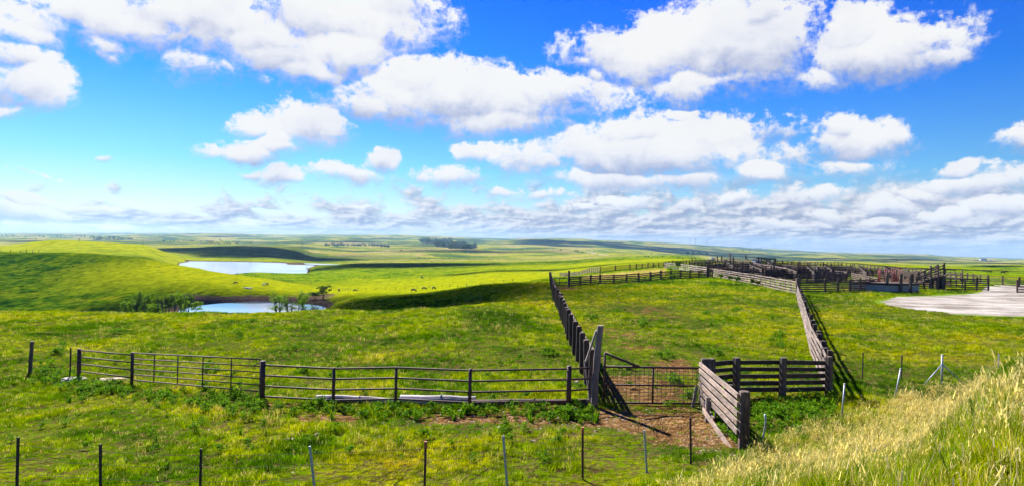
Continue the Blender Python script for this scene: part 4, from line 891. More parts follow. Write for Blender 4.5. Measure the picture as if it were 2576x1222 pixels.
cow(*r7(1690, 680), 'b', 0, 2.0, 'black cow in the valley right of the dark pond tree', sc=1.2)
cow(*r7(1852, 683), 'b', 2 if False else 0, 0.4, 'black cow in the valley by the wire fence, right of another', sc=1.1)
cow(*r8(395, 686), 'b', 0, 0.0, 'black cow nearest the dark spur, left of three', sc=1.35)
cow(*r8(505, 664), 'b', 0, .3, 'black cow in the middle of three near the dark spur', sc=1.25)
cow(*r8(605, 661), 'b', 0, .8, 'black cow at the right of three near the dark spur', sc=1.2)
cow(*r8(482, 546), 'b', 0, -.6, 'single black cow high on the bright slope above the three', sc=1.5)
cow(*r7(1360, 446), 'b', 0, .2, 'black cow on the ridge right of the larger pond', sc=1.6)
cow(*r7(1247, 461), 'b', 0, .1, 'left black cow by the tip of the larger pond', sc=1.5)
cow(*r7(1275, 459), 'b', 0, .0, 'right black cow by the tip of the larger pond', sc=1.5)
cow(*r7(1154, 462), 'b', 1, 1.5, 'black cow at the very edge of the larger pond', sc=1.7)
cow(*r7(937, 477), 'b', 1, 2.5, 'black cow standing at the near shore of the larger pond', sc=1.5)
for i, (x, y, l) in enumerate(((1090, 474, 'left pale cow standing in the shallow pond water'), (1106, 474, 'right pale cow standing in the shallow pond water'))): cow(*r7(x, y), 'w', 1, 1.4, l, sc=1.5)
far_l = ['first cow from the left on the bright right hillside', 'second cow from the left on the bright right hillside', 'third cow of the close pair on the bright right hillside', 'cow walking behind the close pair on the right hillside', 'single cow midway along the bright right hillside', 'cow left of a pair at the foot of the right pasture', 'cow right of a pair at the foot of the right pasture', 'lower cow of the far right pair', 'upper cow of the far right pair']
for (x, y), l in zip(((690, 383), (745, 384), (788, 387), (812, 394), (985, 394), (1280, 408), (1362, 416), (1570, 432), (1612, 419)), far_l): cow(*r5(x, y), 'b', 0, random.uniform(-.5, .5) + (math.pi if x in (745, 985) else 0), l, sc=1.5, dmin=250)
for (x, y), l in zip(((1569, 640.6), (1624, 646), (1631, 646.5), (1667, 646), (1718, 651.5), (1740, 650), (1748, 650)), ['cow on the crest of the yellow hill', 'left cow of a pair in the shaded dip', 'right cow of a pair in the shaded dip', 'cow right of the shaded dip', 'cow left of two near the far white building', 'large cow near the far white building', 'small cow near the far white building']):
    cow(x * 1.59, y * 1.59, 'b', 0, random.uniform(-3, 3), l, sc=2.0, dmin=400)
for k, (x, y) in enumerate([(600, 316), (615, 318), (627, 320), (655, 323), (685, 325), (510, 340), (560, 340), (450, 336), (580, 374), (770, 343), (700, 355), (1175, 353), (1207, 358)]):
    o = cow(*r8(x, y), 'b', 0, random.uniform(-3, 3), 'tiny dark cow of the herd scattered far across the brown plain', sc=2.2, dmin=1000); o['group'] = 'far herd on the brown plain'

# trees ---------------------------------------------------------------------
def leaves_mesh(name, centers, radii, n, size, m, flatn=.3, seed=0):
    r = np.random.default_rng(seed); k = r.integers(0, len(centers), n); c = np.array(centers)[k]; R = np.array(radii)[k]
    dirs = r.normal(size=(n, 3)); dirs /= np.linalg.norm(dirs, axis=1)[:, None]; rad = r.random(n) ** .45
    P = c + dirs * (rad[:, None] * R)
    ax = r.normal(size=(n, 3)); ax /= np.linalg.norm(ax, axis=1)[:, None]; bx = np.cross(ax, r.normal(size=(n, 3))); bx /= np.linalg.norm(bx, axis=1)[:, None]
    s = size * r.uniform(.6, 1.4, n)[:, None]
    V = np.stack([P - ax * s, P + bx * s * .45, P + ax * s, P - bx * s * .45], 1).reshape(-1, 3)
    q = np.arange(n * 4).reshape(n, 4)
    cl = r.random(len(centers))[k]; lr = np.clip(.25 + .5 * cl + r.normal(0, .18, n), 0, 1)
    return grid_mesh(name, V, q, m, {'leafrnd': np.repeat(lr, 4)})
def tree(label, p, h, w, mk='leaf', nst=3, seed=0, leafn=1800, lean=0, sparse=1.0, group='trees by the near pond', name='tree', size=None, low=.25):
    R = random.Random(seed); root = empty(name, p, label, 'tree' if name == 'tree' else 'bush', group); mb = MB(); cen = []; rad = []
    for i in range(nst):
        a = 2 * math.pi * i / nst + R.uniform(0, 1); sp_ = w * .38 * R.uniform(.4, 1) * (0.3 if nst == 1 else 1)
        tip = Vector((math.cos(a) * sp_ + lean * h, math.sin(a) * sp_ * .7, h * R.uniform(.72, .92)))
        pts = [Vector((R.uniform(-.1, .1), 0, -.3)) * 1]
        for t in (.3, .6, .85, 1): pts.append(Vector((tip.x * t ** 1.2, tip.y * t ** 1.2, tip.z * t)) + Vector((R.uniform(-.05, .05), R.uniform(-.05, .05), 0)) * h * .3)
        mb.tube([p + q for q in pts], h * .022, 6, h * .006)
        for t in (2, 3, 4):
            for q in range(3):
                b0 = pts[t]; b1 = b0 + Vector((R.uniform(-1, 1) * w * .3, R.uniform(-1, 1) * w * .3, R.uniform(-.02, .2) * h)); mb.tube([p + b0, p + (b0 + b1) / 2 + Vector((0, 0, .02 * h)), p + b1], h * .009, 4, h * .003)
                if R.random() < sparse: cen.append(tuple(b1)); rad.append((w * R.uniform(.10, .2), w * R.uniform(.10, .2), h * R.uniform(.06, .13)))
        cen.append(tuple(tip)); rad.append((w * .16, w * .16, h * .12))
    mb.build('trunk', M['bark'], root)
    cen = [c for c in cen]; lo = [i for i, c in enumerate(cen) if c[2] > h * low] or [0]
    me = leaves_mesh('crown', [cen[i] for i in lo], [rad[i] for i in lo], leafn, size or h * .022, M[mk], seed=seed)
    put('crown', me, root, p); return root
def tq(px, py, dmin, dy=0):
    return G(px, py, dmin)
tl = [(322, 792, 36, 26, 'leaf', 'dark bushy tree at the left end of the pond grove'), (344, 792, 52, 22, 'leaf', 'slender tree with a bare top in the pond grove'), (362, 791, 50, 28, 'leaf', 'tall green tree in the left half of the pond grove'), (392, 790, 24, 26, 'leaf', 'low bush in the gap of the pond grove'),
      (424, 789, 46, 22, 'leaf', 'leafy tree left of the grove centre'), (440, 789, 54, 24, 'leaf', 'tallest leafy tree in the pond grove'), (457, 788, 50, 24, 'leaf', 'rounded tree in the right half of the pond grove'), (472, 787, 44, 28, 'leaf', 'broad drooping tree right of the rounded grove tree'), (492, 784, 26, 22, 'leaf', 'last small bush of the grove beside the water')]
def hid(px, d): # ground point below a hidden image position
    r = ray(px, 780); r = r / r.y; return gz(r.x * d, d)
for i, (x, y, hp_, wp, mk, lab) in enumerate(tl):
    d = 205 + 7 * (i % 3); p = hid(x, d); s = d / F; ytop = y - hp_
    h = (ZC + ray(x, ytop).z / ray(x, ytop).y * d) - p.z
    tree(lab, p, h * .97, wp * s * 1.15, 'leaf_bright' if i % 3 != 1 else 'leaf', 3, 100 + i, 1500, size=.22, low=.12)
for i, (x, yt, wp, lab) in enumerate(((397, 738, 4, 'bare leafless trunk left of the grove gap'), (409, 752, 3, 'short bare trunk in the grove gap'), (416, 741, 4, 'bare leafless trunk right of the grove gap'))):
    d = 204; p = hid(x, d); h = (ZC + ray(x, yt).z / ray(x, yt).y * d) - p.z; r_ = empty('dead_tree', p, lab, 'tree', 'bare trunks in the pond grove')
    mb = MB(); mb.tube([p, p + Vector((.1, 0, h * .5)), p + Vector((-.15, 0, h * .85)), p + Vector((-.4, 0, h))], .16, 6, .06); mb.build('trunk', M['bark'], r_)
    mb = MB(); mb.tube([p + Vector((0, 0, h * .6)), p + Vector((.7, 0, h * .75))], .07, 5, .03); mb.tube([p + Vector((0, 0, h * .75)), p + Vector((-.8, .2, h * .82))], .06, 5, .02); mb.build('limb', M['bark'], r_)
for i, (x, d, yt, wp, lean, lab, ns) in enumerate(((701, 206, 735, 46, -.05, 'bright green tree in front of the pond, left of three', 4), (727, 206, 754, 28, .0, 'thin sparse tree in the middle of three by the pond', 3), (752, 206, 739, 40, .12, 'leaning tree in front of the pond, right of three', 3))):
    p = hid(x, d); s = d / F; h = (ZC + ray(x, yt).z / ray(x, yt).y * d) - p.z
    tree(lab, p, h, wp * s * 1.1, 'leaf_bright' if i != 1 else 'leaf', ns, 300 + i, 1500 if i != 1 else 700, lean, size=.22, low=.40)
for i, (x, yb, yt, wp, lab) in enumerate(((813, 752, 716, 34, 'dark tall tree on the far pond bank'), (793, 752, 733, 40, 'low spreading dark tree on the far pond bank'))):
    p = G(x, yb, 240); s = p.y / F; tree(lab, p, (yb - yt) * s * .92, wp * s, 'leaf', 4, 400 + i, 1300, size=.24, low=.25, sparse=.75)
p = hid(790, 215); tree('small dark bush in the right corner of the pond', p, (ZC + ray(790, 766).z / ray(790, 766).y * 215) - p.z, 22 * 215 / F, 'leaf', 3, 410, 500, size=.15)
# yard bushes
for i, (x, yb, hp_, wp, mk, lab) in enumerate(((2712, 1080, 36, 26, 'leaf', 'dark pointed bush growing through the bleached fence'), (2700, 1081, 22, 36, 'leaf_bright', 'bright rounded bush at the foot of the dark pointed bush'), (2682, 1082, 12, 18, 'leaf_bright', 'small bright bush left of the rounded one'),
    (2884, 1115, 20, 12, 'leaf_bright', 'first weedy bush along the sunlit fence'), (2920, 1122, 18, 16, 'leaf', 'second weedy bush along the sunlit fence'), (2950, 1130, 26, 26, 'leaf', 'broad bush at the middle of the sunlit fence'), (3008, 1141, 26, 16, 'leaf', 'tall bush near the lower end of the sunlit fence'), (3034, 1143, 20, 16, 'leaf', 'last bush along the sunlit fence'),
    (3415, 1124, 16, 26, 'leaf_bright', 'light green bush in the yard behind the front fence'), (3490, 1112, 10, 50, 'leaf_bright', 'low green bush left of the red pipe panels'), (3225, 1083, 8, 16, 'leaf_bright', 'small bush in the far middle yard'), (3255, 1104, 14, 30, 'leaf_bright', 'leafy bush in the centre yard'),
    (2692, 1124, 26, 34, 'leaf', 'loose bush against the back fence of the grass pen'), (2616, 1068, 9, 20, 'leaf_bright', 'light bush in front of the farther dark fence'))):
    p = G4(x, yb); s = p.y / F / 1.59
    tree(lab, p, hp_ * s, wp * s * 1.2, mk, 3, 500 + i, 700, name='bush', group='bushes among the yards', size=max(.09, hp_ * s * .06), low=.05)
# far single trees
def far_tree(x, y, hp_, label, dmin, i, wf=1.3):
    p = G4(x, y, dmin); s = p.y / F / 1.59; h = hp_ * s
    return tree(label, p, h, h * wf, 'leaf_far', 2, 700 + i, 160, name='tree', group='single trees on the far plains', size=h * .12, low=.1)
for i, (x, y, hp_, l) in enumerate(((1605, 1004, 6, 'lone far tree left of the dark wood'), (1669, 1007, 6, 'round far tree below the dark wood'), (1363, 975, 5, 'lone tree above the left end of the tree belt'), (2243, 1004, 8, 'clump tree by the distant road, leftmost'), (2300, 1006, 7, 'tree in the row by the distant road'), (2311, 1007, 8, 'taller tree in the row by the distant road'), (2330, 1009, 5, 'small tree in the row by the distant road'), (2375, 1011, 5, 'last tree of the row by the distant road'),
    (2588, 990, 4, 'far tree on the pale plain above the yellow hill'), (2607, 1014, 5, 'tree at the edge of the yellow hill'), (3020, 995, 4, 'left tree of the skyline clump'), (3028, 996, 5, 'middle tree of the skyline clump'), (3040, 996, 6, 'right tree of the skyline clump'), (3381, 1039, 3, 'tiny tree beyond the far perimeter fence'), (3587, 1044, 5, 'dark tree right of the far perimeter fence'), (880, 963, 5, 'far tree on the left plain'), (908, 976, 4, 'far tree beside the left tree belt'))):
    far_tree(x, y, hp_, l, 900, i)
# far woods: belts that read as one mass each
def wood(label, boxes, n, hm, seed):
    r = random.Random(seed); cen = []; rad = []; 
    for (x0, y0, x1, y1, k) in boxes:
        for j in range(k):
            x = r.uniform(x0, x1); y = r.uniform(y0, y1); p = G4(x, y, 1500); hh = hm * r.uniform(.6, 1.2)
            cen.append((p.x, p.y, p.z + hh * .5)); rad.append((hh * .8, hh * .8, hh * .55))
    o = link('far_wood', leaves_mesh('far_wood', cen, rad, n, hm * .22, M['leaf_far'], seed=seed)); tag(o, label, 'wood', kind='stuff'); return o
wood('dark wood filling the distant creek valley', [(1690, 960, 1810, 975, 90), (1740, 972, 1860, 986, 120), (1790, 984, 1900, 994, 90), (1680, 964, 1720, 968, 15)], 20000, 22, 1)
wood('long belt of trees on the far left plain', [(0, 942, 340, 950, 110), (360, 948, 480, 961, 70), (480, 955, 540, 958, 20)], 9000, 13, 2)
wood('narrow tree belt below the central hills', [(1300, 977, 1520, 984, 90), (1520, 980, 1560, 988, 20)], 7000, 10, 3)
wood('scattered trees of the left middle plain', [(820, 966, 960, 976, 40), (650, 962, 780, 966, 30), (1080, 950, 1140, 955, 16), (600, 948, 660, 952, 14)], 3500, 8, 4)
wood('scrubby trees in the creek beyond the yards', [(2745, 1006, 2830, 1016, 40), (2900, 1000, 3000, 1004, 10)], 4000, 10, 5)

# ------------------------------------------------------------------ grass scattering
def tuft(name, nb, rad, h, w, m, bend=.5, seed=0, head=False, broad=False):
    r = np.random.default_rng(seed); V = []; Fc = []; rn = []
    for i in range(nb):
        a = r.uniform(0, 2 * math.pi); q = rad * math.sqrt(r.random()); x, y = q * math.cos(a), q * math.sin(a); b = r.uniform(0, 2 * math.pi); L = h * r.uniform(.5, 1.15); be = bend * r.uniform(.2, 1.2) * L
        dx, dy = math.cos(b) * be, math.sin(b) * be; tx, ty = -math.sin(b), math.cos(b); ww = w * r.uniform(.6, 1.3); k = len(V)
        V += [(x - tx * ww, y - ty * ww, -.02), (x + tx * ww, y + ty * ww, -.02), (x + dx * .35 + tx * ww * .8, y + dy * .35 + ty * ww * .8, L * .6), (x + dx * .35 - tx * ww * .8, y + dy * .35 - ty * ww * .8, L * .6), (x + dx, y + dy, L * .95), (x + dx + .001, y + dy, L * .95)]
        Fc += [(k, k + 1, k + 2, k + 3), (k + 3, k + 2, k + 5, k + 4)]; v = r.random(); rn += [v] * 6
        if head and r.random() < .6:
            k = len(V); hx, hy_ = x + dx, y + dy; s = h * .013
            V += [(hx - tx * s, hy_ - ty * s, L * .84), (hx + tx * s, hy_ + ty * s, L * .84), (hx + dx * .3 + tx * s * .6, hy_ + dy * .3 + ty * s * .6, L * 1.02), (hx + dx * .3 - tx * s * .6, hy_ + dy * .3 - ty * s * .6, L * 1.02), (hx + dx * .55, hy_ + dy * .55, L * .98), (hx + dx * .55 + .001, hy_ + dy * .55, L * .98)]
            Fc += [(k, k + 1, k + 2, k + 3), (k + 3, k + 2, k + 5, k + 4)]; rn += [1.0] * 6
    me = bpy.data.meshes.new(name); me.from_pydata(V, [], Fc); at_ = me.attributes.new('leafrnd', 'FLOAT', 'POINT'); at_.data.foreach_set('value', np.array(rn, dtype=np.float32)); me.materials.append(m)
    return me
def grass_mat(name, dry, dark=(1, 1, 1), trans=.4):
    m, nt, bs = mat(name); geo = N(nt, 'ShaderNodeNewGeometry'); pos = geo.outputs['Position']
    base, s = patch_color(nt, pos)
    rnd = N(nt, 'ShaderNodeAttribute', attribute_name='leafrnd').outputs['Fac']; oi = N(nt, 'ShaderNodeObjectInfo').outputs['Random']
    c = mixc(nt, 1.0, base, ramp(nt, rnd, [(0, (.6, .8, .6)), (.6, (1.25, 1.2, 1)), (1, (1.8, 1.5, 1.4))]), 'MULTIPLY')
    c = mixc(nt, 1.0, c, dark, 'MULTIPLY')
    cl = noise(nt, mapping(nt, pos, (1, 1, .3)), 1.6, 4, .7)
    c = mixc(nt, 1.0, c, ramp(nt, cl, [(.36, (.42, .52, .5)), (.5, (.95, .95, .9)), (.64, (1.35, 1.25, 1.1))]), 'MULTIPLY')
    c = mixc(nt, 1.0, c, ramp(nt, oi, [(0, (.45, .55, .5)), (.5, (1, 1, 1)), (1, (1.5, 1.4, 1.2))]), 'MULTIPLY')
    dryc = ramp(nt, rnd, [(0, (.20, .15, .02)), (.5, (.44, .34, .08)), (1, (.74, .62, .30))])
    k = math_(nt, 'GREATER_THAN', math_(nt, 'ADD', math_(nt, 'MULTIPLY', oi, .5), math_(nt, 'MULTIPLY', rnd, .5)), 1 - dry)
    c = mixc(nt, k, c, dryc)
    nt.links.new(c, bs.inputs['Base Color']); bs.inputs['Roughness'].default_value = .9; bs.inputs['Specular IOR Level'].default_value = 0.0
    tr = N(nt, 'ShaderNodeBsdfTranslucent'); nt.links.new(mixc(nt, 1.0, c, (1.15, 1.1, .6), 'MULTIPLY'), tr.inputs[0])
    mx = N(nt, 'ShaderNodeMixShader', i_0=trans); nt.links.new(bs.outputs[0], mx.inputs[1]); nt.links.new(tr.outputs[0], mx.inputs[2]); nt.links.new(mx.outputs[0], nt.nodes['Material Output'].inputs['Surface'])
    return m
M['grass'] = grass_mat('short_grass', .12, trans=.45); M['grass_tall'] = grass_mat('tall_grass', .28, (1.25, 1.1, 1.0), .5); M['straw'] = grass_mat('dry_grass', 1.0, trans=.5)

def scatter(name, label, tufts, P, rotz, tilt, scl, ix):
    c = bpy.data.collections.new(name + '_sources'); 
    for i, me in enumerate(tufts): c.objects.link(bpy.data.objects.new('%s_tuft_%02d' % (name, i), me))
    me = bpy.data.meshes.new(name); me.vertices.add(len(P)); me.vertices.foreach_set('co', P.astype(np.float32).ravel())
    a = me.attributes.new('rot', 'FLOAT_VECTOR', 'POINT'); a.data.foreach_set('vector', np.stack([tilt[:, 0], tilt[:, 1], rotz], -1).astype(np.float32).ravel())
    a = me.attributes.new('scl', 'FLOAT_VECTOR', 'POINT'); a.data.foreach_set('vector', scl.astype(np.float32).ravel())
    a = me.attributes.new('idx', 'INT', 'POINT'); a.data.foreach_set('value', ix.astype(np.int32))
    o = link(name, me); tag(o, label, 'grass', kind='stuff')
    ng = bpy.data.node_groups.new(name, 'GeometryNodeTree'); ng.interface.new_socket('Geometry', in_out='INPUT', socket_type='NodeSocketGeometry'); ng.interface.new_socket('Geometry', in_out='OUTPUT', socket_type='NodeSocketGeometry')
    gi = ng.nodes.new('NodeGroupInput'); go = ng.nodes.new('NodeGroupOutput'); ip = ng.nodes.new('GeometryNodeInstanceOnPoints'); ci_ = ng.nodes.new('GeometryNodeCollectionInfo')
    ci_.inputs['Collection'].default_value = c; ci_.inputs['Separate Children'].default_value = True; ci_.inputs['Reset Children'].default_value = True
    def na(n, t): q = ng.nodes.new('GeometryNodeInputNamedAttribute'); q.data_type = t; q.inputs['Name'].default_value = n; return q.outputs['Attribute']
    ng.links.new(gi.outputs[0], ip.inputs['Points']); ng.links.new(ci_.outputs[0], ip.inputs['Instance']); ip.inputs['Pick Instance'].default_value = True
    ng.links.new(na('idx', 'INT'), ip.inputs['Instance Index']); ng.links.new(na('scl', 'FLOAT_VECTOR'), ip.inputs['Scale'])
    er = ng.nodes.new('FunctionNodeEulerToRotation'); ng.links.new(na('rot', 'FLOAT_VECTOR'), er.inputs[0]); ng.links.new(er.outputs[0], ip.inputs['Rotation'])
    ng.links.new(ip.outputs[0], go.inputs[0]); md = o.modifiers.new('scatter', 'NODES'); md.node_group = ng
    return o
def fan(d0, d1, dens, tmin=-.92, tmax=.92):
    n = int((tmax - tmin) * (d1 * d1 - d0 * d0) / 2 * dens); d = np.sqrt(rng.uniform(d0 * d0, d1 * d1, n)); t = rng.uniform(tmin, tmax, n); return t * d, d
def pxrow(x, y):
    z = HgtV(x, y); px = CX + F * x / y; return px, hy(px) + F * (ZC - z) / y, z
def bank_mask(x, y):
    """the uncut roadside bank on the right"""
    px, row, z = pxrow(x, y)
    lim = np.interp(px, [1300, 1560, 1720, 1840, 1900, 2000, 2100, 2250, 2400, 2576, 2800], [1400, 1300, 1225, 1185, 1125, 1085, 1035, 1000, 968, 935, 935])
    n = fbm(x / 1.5, y / 1.5, 3) * 16
    return sst(row - lim + n, -10, 22) * (y < 31)
parts = [fan(5, 14, 75), fan(14, 27, 46), fan(27, 56, 20), fan(56, 115, 5.5), fan(115, 175, 1.6, -.45, .6)]
x = np.concatenate([p[0] for p in parts]); y = np.concatenate([p[1] for p in parts])
pxs, rows, z = pxrow(x, y); bm_ = bank_mask(x, y); dm = dirt_at(x, y)
lotx = (pxs > 2195) & (rows > np.interp(pxs, [2200, 2260, 2380, 2470, 2480, 2700], [757, 743, 740, 733, 715, 713])) & (rows < np.interp(pxs, [2200, 2260, 2330, 2400, 2576, 2800], [761, 777, 784, 793, 800, 804])) & (y > 50)
yardx = (pxs > 2000) & (rows < 727) & (y > 90)
keep = (rng.random(len(x)) > bm_ * .9) & (rng.random(len(x)) > np.clip(dm * 1.5 + fbm(x / .9, y / .9, 2) * .9 * (dm > 0), 0, .88)) & ~lotx & (y < 175)
x, y, z, pxs, rows, dm = [q[keep] for q in (x, y, z, pxs, rows, dm)]; n = len(x)
k = rng.random(n) > .75 * sst(-fbm(x / 1.1 + 7, y / 1.5, 3), .12, .5)
x, y, z, pxs, rows, dm = [q[k] for q in (x, y, z, pxs, rows, dm)]; n = len(x)
pn = fbm(x / 2.2, y / 2.2, 3); pn2 = fbm(x / 9 + 30, y / 9, 3)
sc = (.75 + .55 * np.clip(pn, -1, 1) + .3 * pn2) * np.interp(y, [5, 14, 27, 56, 115, 175], [.9, .95, 1.15, 1.6, 2.4, 3.2]); sc = np.clip(sc, .25, None) * rng.uniform(.7, 1.3, n)
zs = sc * np.interp(y, [5, 56, 175], [1, .8, .55]) * np.where(dm > .2, .6, 1)
tufts = [tuft('t', 34, .13, .13, .0045, M['grass'], .7, i) for i in range(4)] + [tuft('t', 22, .12, .20, .004, M['grass'], .6, 10 + i) for i in range(2)] + [tuft('t', 14, .12, .19, .003, M['straw'], .6, 20, True)]
ix = rng.choice(7, n, p=[.24, .24, .2, .18, .08, .05, .01])
dryp = (fbm(x / 6 + 9, y / 4, 3) > .34) & (rng.random(n) < .22); ix = np.where(dryp, 6, ix)
scatter('grass', 'short green and yellow pasture grass covering the near fields', tufts, np.stack([x, y, z], -1), rng.uniform(0, 6.28, n), rng.normal(0, .12, (n, 2)), np.stack([sc, sc, zs], -1), ix)
# tall roadside grass
parts = [fan(3.5, 9, 120, .2, .92), fan(9, 16, 85, .05, .92), fan(16, 31, 48, .15, .92)]
x = np.concatenate([p[0] for p in parts]); y = np.concatenate([p[1] for p in parts]); bm_ = bank_mask(x, y)
k = rng.random(len(x)) < bm_; x, y = x[k], y[k]; pxs, rows, z = pxrow(x, y); n = len(x)
# straw-coloured band along the crest of the bank, greener towards the viewer
band = np.interp(pxs, [1700, 1900, 2100, 2250, 2400, 2576], [1205, 1165, 1120, 1075, 1015, 955])
db = (rows - band) / 75 + fbm(x / 1.2, y / 1.2, 3) * .9
straw = np.exp(-db ** 2) * .50 * np.interp(pxs, [1700, 2000, 2576], [.45, .75, 1.6]) * np.clip(1.0 + .9 * fbm(x / 2.5 + 4, y / 2.5, 3), .1, 1.5) + .04
tt = [tuft('t', 20, .12, .36, .004, M['grass_tall'], .45, 40 + i) for i in range(3)] + [tuft('t', 14, .10, .52, .0032, M['straw'], .45, 50 + i, True) for i in range(3)] + [tuft('t', 18, .14, .22, .007, M['grass'], .7, 60), tuft('t', 4, .10, .85, .003, M['straw'], .3, 61, True), tuft('t', 7, .08, .55, .012, M['leaf_weed'], .35, 62)]
ix = np.where(rng.random(n) < straw, rng.integers(3, 6, n), rng.choice([0, 1, 2, 6, 7, 8], n, p=[.29, .29, .24, .13, .03, .02]))
sc = np.clip(.68 + .42 * fbm(x / 1.3, y / 1.3, 3), .3, 1.3) * rng.uniform(.6, 1.25, n) * np.interp(y, [4, 10, 31], [.75, .9, 1.0]) * np.interp(bm_[k], [0, 1], [.6, 1])
scatter('tall_grass', 'long straw-coloured and green roadside grass on the near bank', tt, np.stack([x, y, z], -1), rng.uniform(0, 6.28, n), np.stack([rng.normal(0, .1, n), rng.normal(.18, .12, n)], -1), np.stack([sc, sc, sc], -1), ix)
# broad-leaved weeds: along the pipe fence foot and scattered in clumps
def weedplant(seed, h=.3):
    r = np.random.default_rng(seed); cen = []; rad = []
    for i in range(7): a = r.uniform(0, 6.28); q = .14 * r.random(); cen.append((q * math.cos(a), q * math.sin(a), h * r.uniform(.3, .9))); rad.append((.07, .07, h * .25))
    return leaves_mesh('weed', cen, rad, 90, .035, M['leaf_weed'], seed=seed)
wt = [weedplant(i) for i in range(3)] + [tuft('t', 10, .05, .32, .014, M['leaf_weed'], .35, 70)]
L_ = []
for (xa, ya, xb, yb, k, sp_) in ((335, 1000, 650, 1035, 80, 9), (660, 1033, 1480, 1046, 150, 8), (500, 985, 660, 1020, 60, 10), (190, 975, 330, 990, 60, 10), (1380, 1045, 1500, 1050, 60, 8), (1900, 1040, 2100, 1010, 160, 22), (200, 960, 100, 950, 50, 16), (1790, 1050, 1860, 1110, 40, 12)):
    for j in range(k):
        t = random.random(); L_.append((xa + (xb - xa) * t, ya + (yb - ya) * t + random.gauss(0, sp_)))
for j in range(170): L_.append((random.uniform(0, 2100), random.uniform(800, 1180)))
for j in range(30):
    cx, cy = random.uniform(0, 2200), random.uniform(760, 1000)
    if j < 12: cx = random.uniform(1480, 2000)
    for q in range(9): L_.append((cx + random.gauss(0, 9), cy + random.gauss(0, 3)))
Pw = [G(*q) for q in L_ if not (q[0] > 1500 and q[1] > 1025 and q[0] < 1780 and random.random() < .8)]
Pw = np.array([tuple(p) for p in Pw if p.y < 140]); n = len(Pw); sc = rng.uniform(.5, 1.5, n) * np.interp(Pw[:, 1], [10, 40, 130], [.9, 1.2, 2.2])
scatter('weeds', 'broad-leaved green weeds along the fence foot and dotted over the pasture', wt, Pw, rng.uniform(0, 6.28, n), rng.normal(0, .1, (n, 2)), np.stack([sc, sc, sc * .9], -1), rng.integers(0, 4, n))
# stones in the worn dirt
stn = []
for i in range(4):
    import bmesh
    bm = bmesh.new(); bmesh.ops.create_icosphere(bm, subdivisions=2, radius=1)
    for v in bm.verts: v.co *= random.uniform(.75, 1.2); v.co.z *= .45
    me = bpy.data.meshes.new('stone'); bm.to_mesh(me); bm.free(); me.materials.append(M['stone']); stn.append(me)
L_ = [(random.gauss(1520, 170), random.gauss(1056, 18)) for i in range(650)] + [(random.gauss(1150, 170), random.gauss(1062, 12)) for i in range(130)] + [(random.gauss(1790, 40), random.gauss(1110, 25)) for i in range(260)] + [(random.uniform(700, 1480), random.uniform(960, 1000)) for i in range(50)] + [(random.uniform(1540, 1750), random.uniform(930, 1000)) for i in range(70)] + [(random.gauss(1365, 30), random.gauss(740, 14)) for i in range(120)] + [(random.uniform(300, 1500), random.uniform(1050, 1200)) for i in range(60)]
Pw = np.array([tuple(G(*q)) for q in L_ if q[1] < 1215 and q[1] > 700]); n = len(Pw); sc = np.exp(rng.normal(-4.1, .45, n)) * np.interp(Pw[:, 1], [10, 30, 100], [1, 1.2, 2.6])
scatter('stones', 'small pale stones strewn over the worn dirt by the mesh gate', stn, Pw, rng.uniform(0, 6.28, n), rng.normal(0, .2, (n, 2)), np.stack([sc, sc * .8, sc], -1), rng.integers(0, 4, n))['category'] = 'stones'
# dry rushes in the strip between the two back fences
x0 = [G4(random.uniform(2400, 2660), 0) if False else None]
L_ = []
for j in range(1400):
    t = random.random(); xx = 2340 + 320 * t; L_.append((xx, 1115 - 27 * t + random.gauss(0, 4 + 3 * t)))
Pw = np.array([tuple(G4(*q)) for q in L_]); n = len(Pw); sc = rng.uniform(2.2, 3.6, n)
scatter('dry_grass', 'strip of dry pinkish grass between the two dark back fences', [tuft('t', 14, .2, .28, .006, M['straw'], .5, 80 + i, True) for i in range(2)], Pw, rng.uniform(0, 6.28, n), rng.normal(0, .1, (n, 2)), np.stack([sc, sc, sc * .7], -1), rng.integers(0, 2, n))

# ------------------------------------------------------------------ sun, unseen clouds added to shade the land, haze, sky
SAZ, SEL = math.radians(-32), math.radians(42)      # azimuth from +Y towards +X
sdir = Vector((math.cos(SEL) * math.sin(SAZ), math.cos(SEL) * math.cos(SAZ), math.sin(SEL)))
sun = bpy.data.lights.new('sun', 'SUN'); sun.energy = 5.0; sun.angle = math.radians(.9); sun.color = (1, .95, .86)
so = bpy.data.objects.new('sun', sun); COL.objects.link(so); so.rotation_euler = sdir.to_track_quat('Z', 'Y').to_euler()
m, nt, bs = mat('shade_cloud'); bs.inputs['Base Color'].default_value = (.9, .9, .9, 1); bs.inputs['Roughness'].default_value = 1; M['cloud'] = m
tb = N(nt, 'ShaderNodeBsdfTransparent'); mx = N(nt, 'ShaderNodeMixShader', i_0=.45); nt.links.new(bs.outputs[0], mx.inputs[1]); nt.links.new(tb.outputs[0], mx.inputs[2]); nt.links.new(mx.outputs[0], nt.nodes['Material Output'].inputs['Surface'])
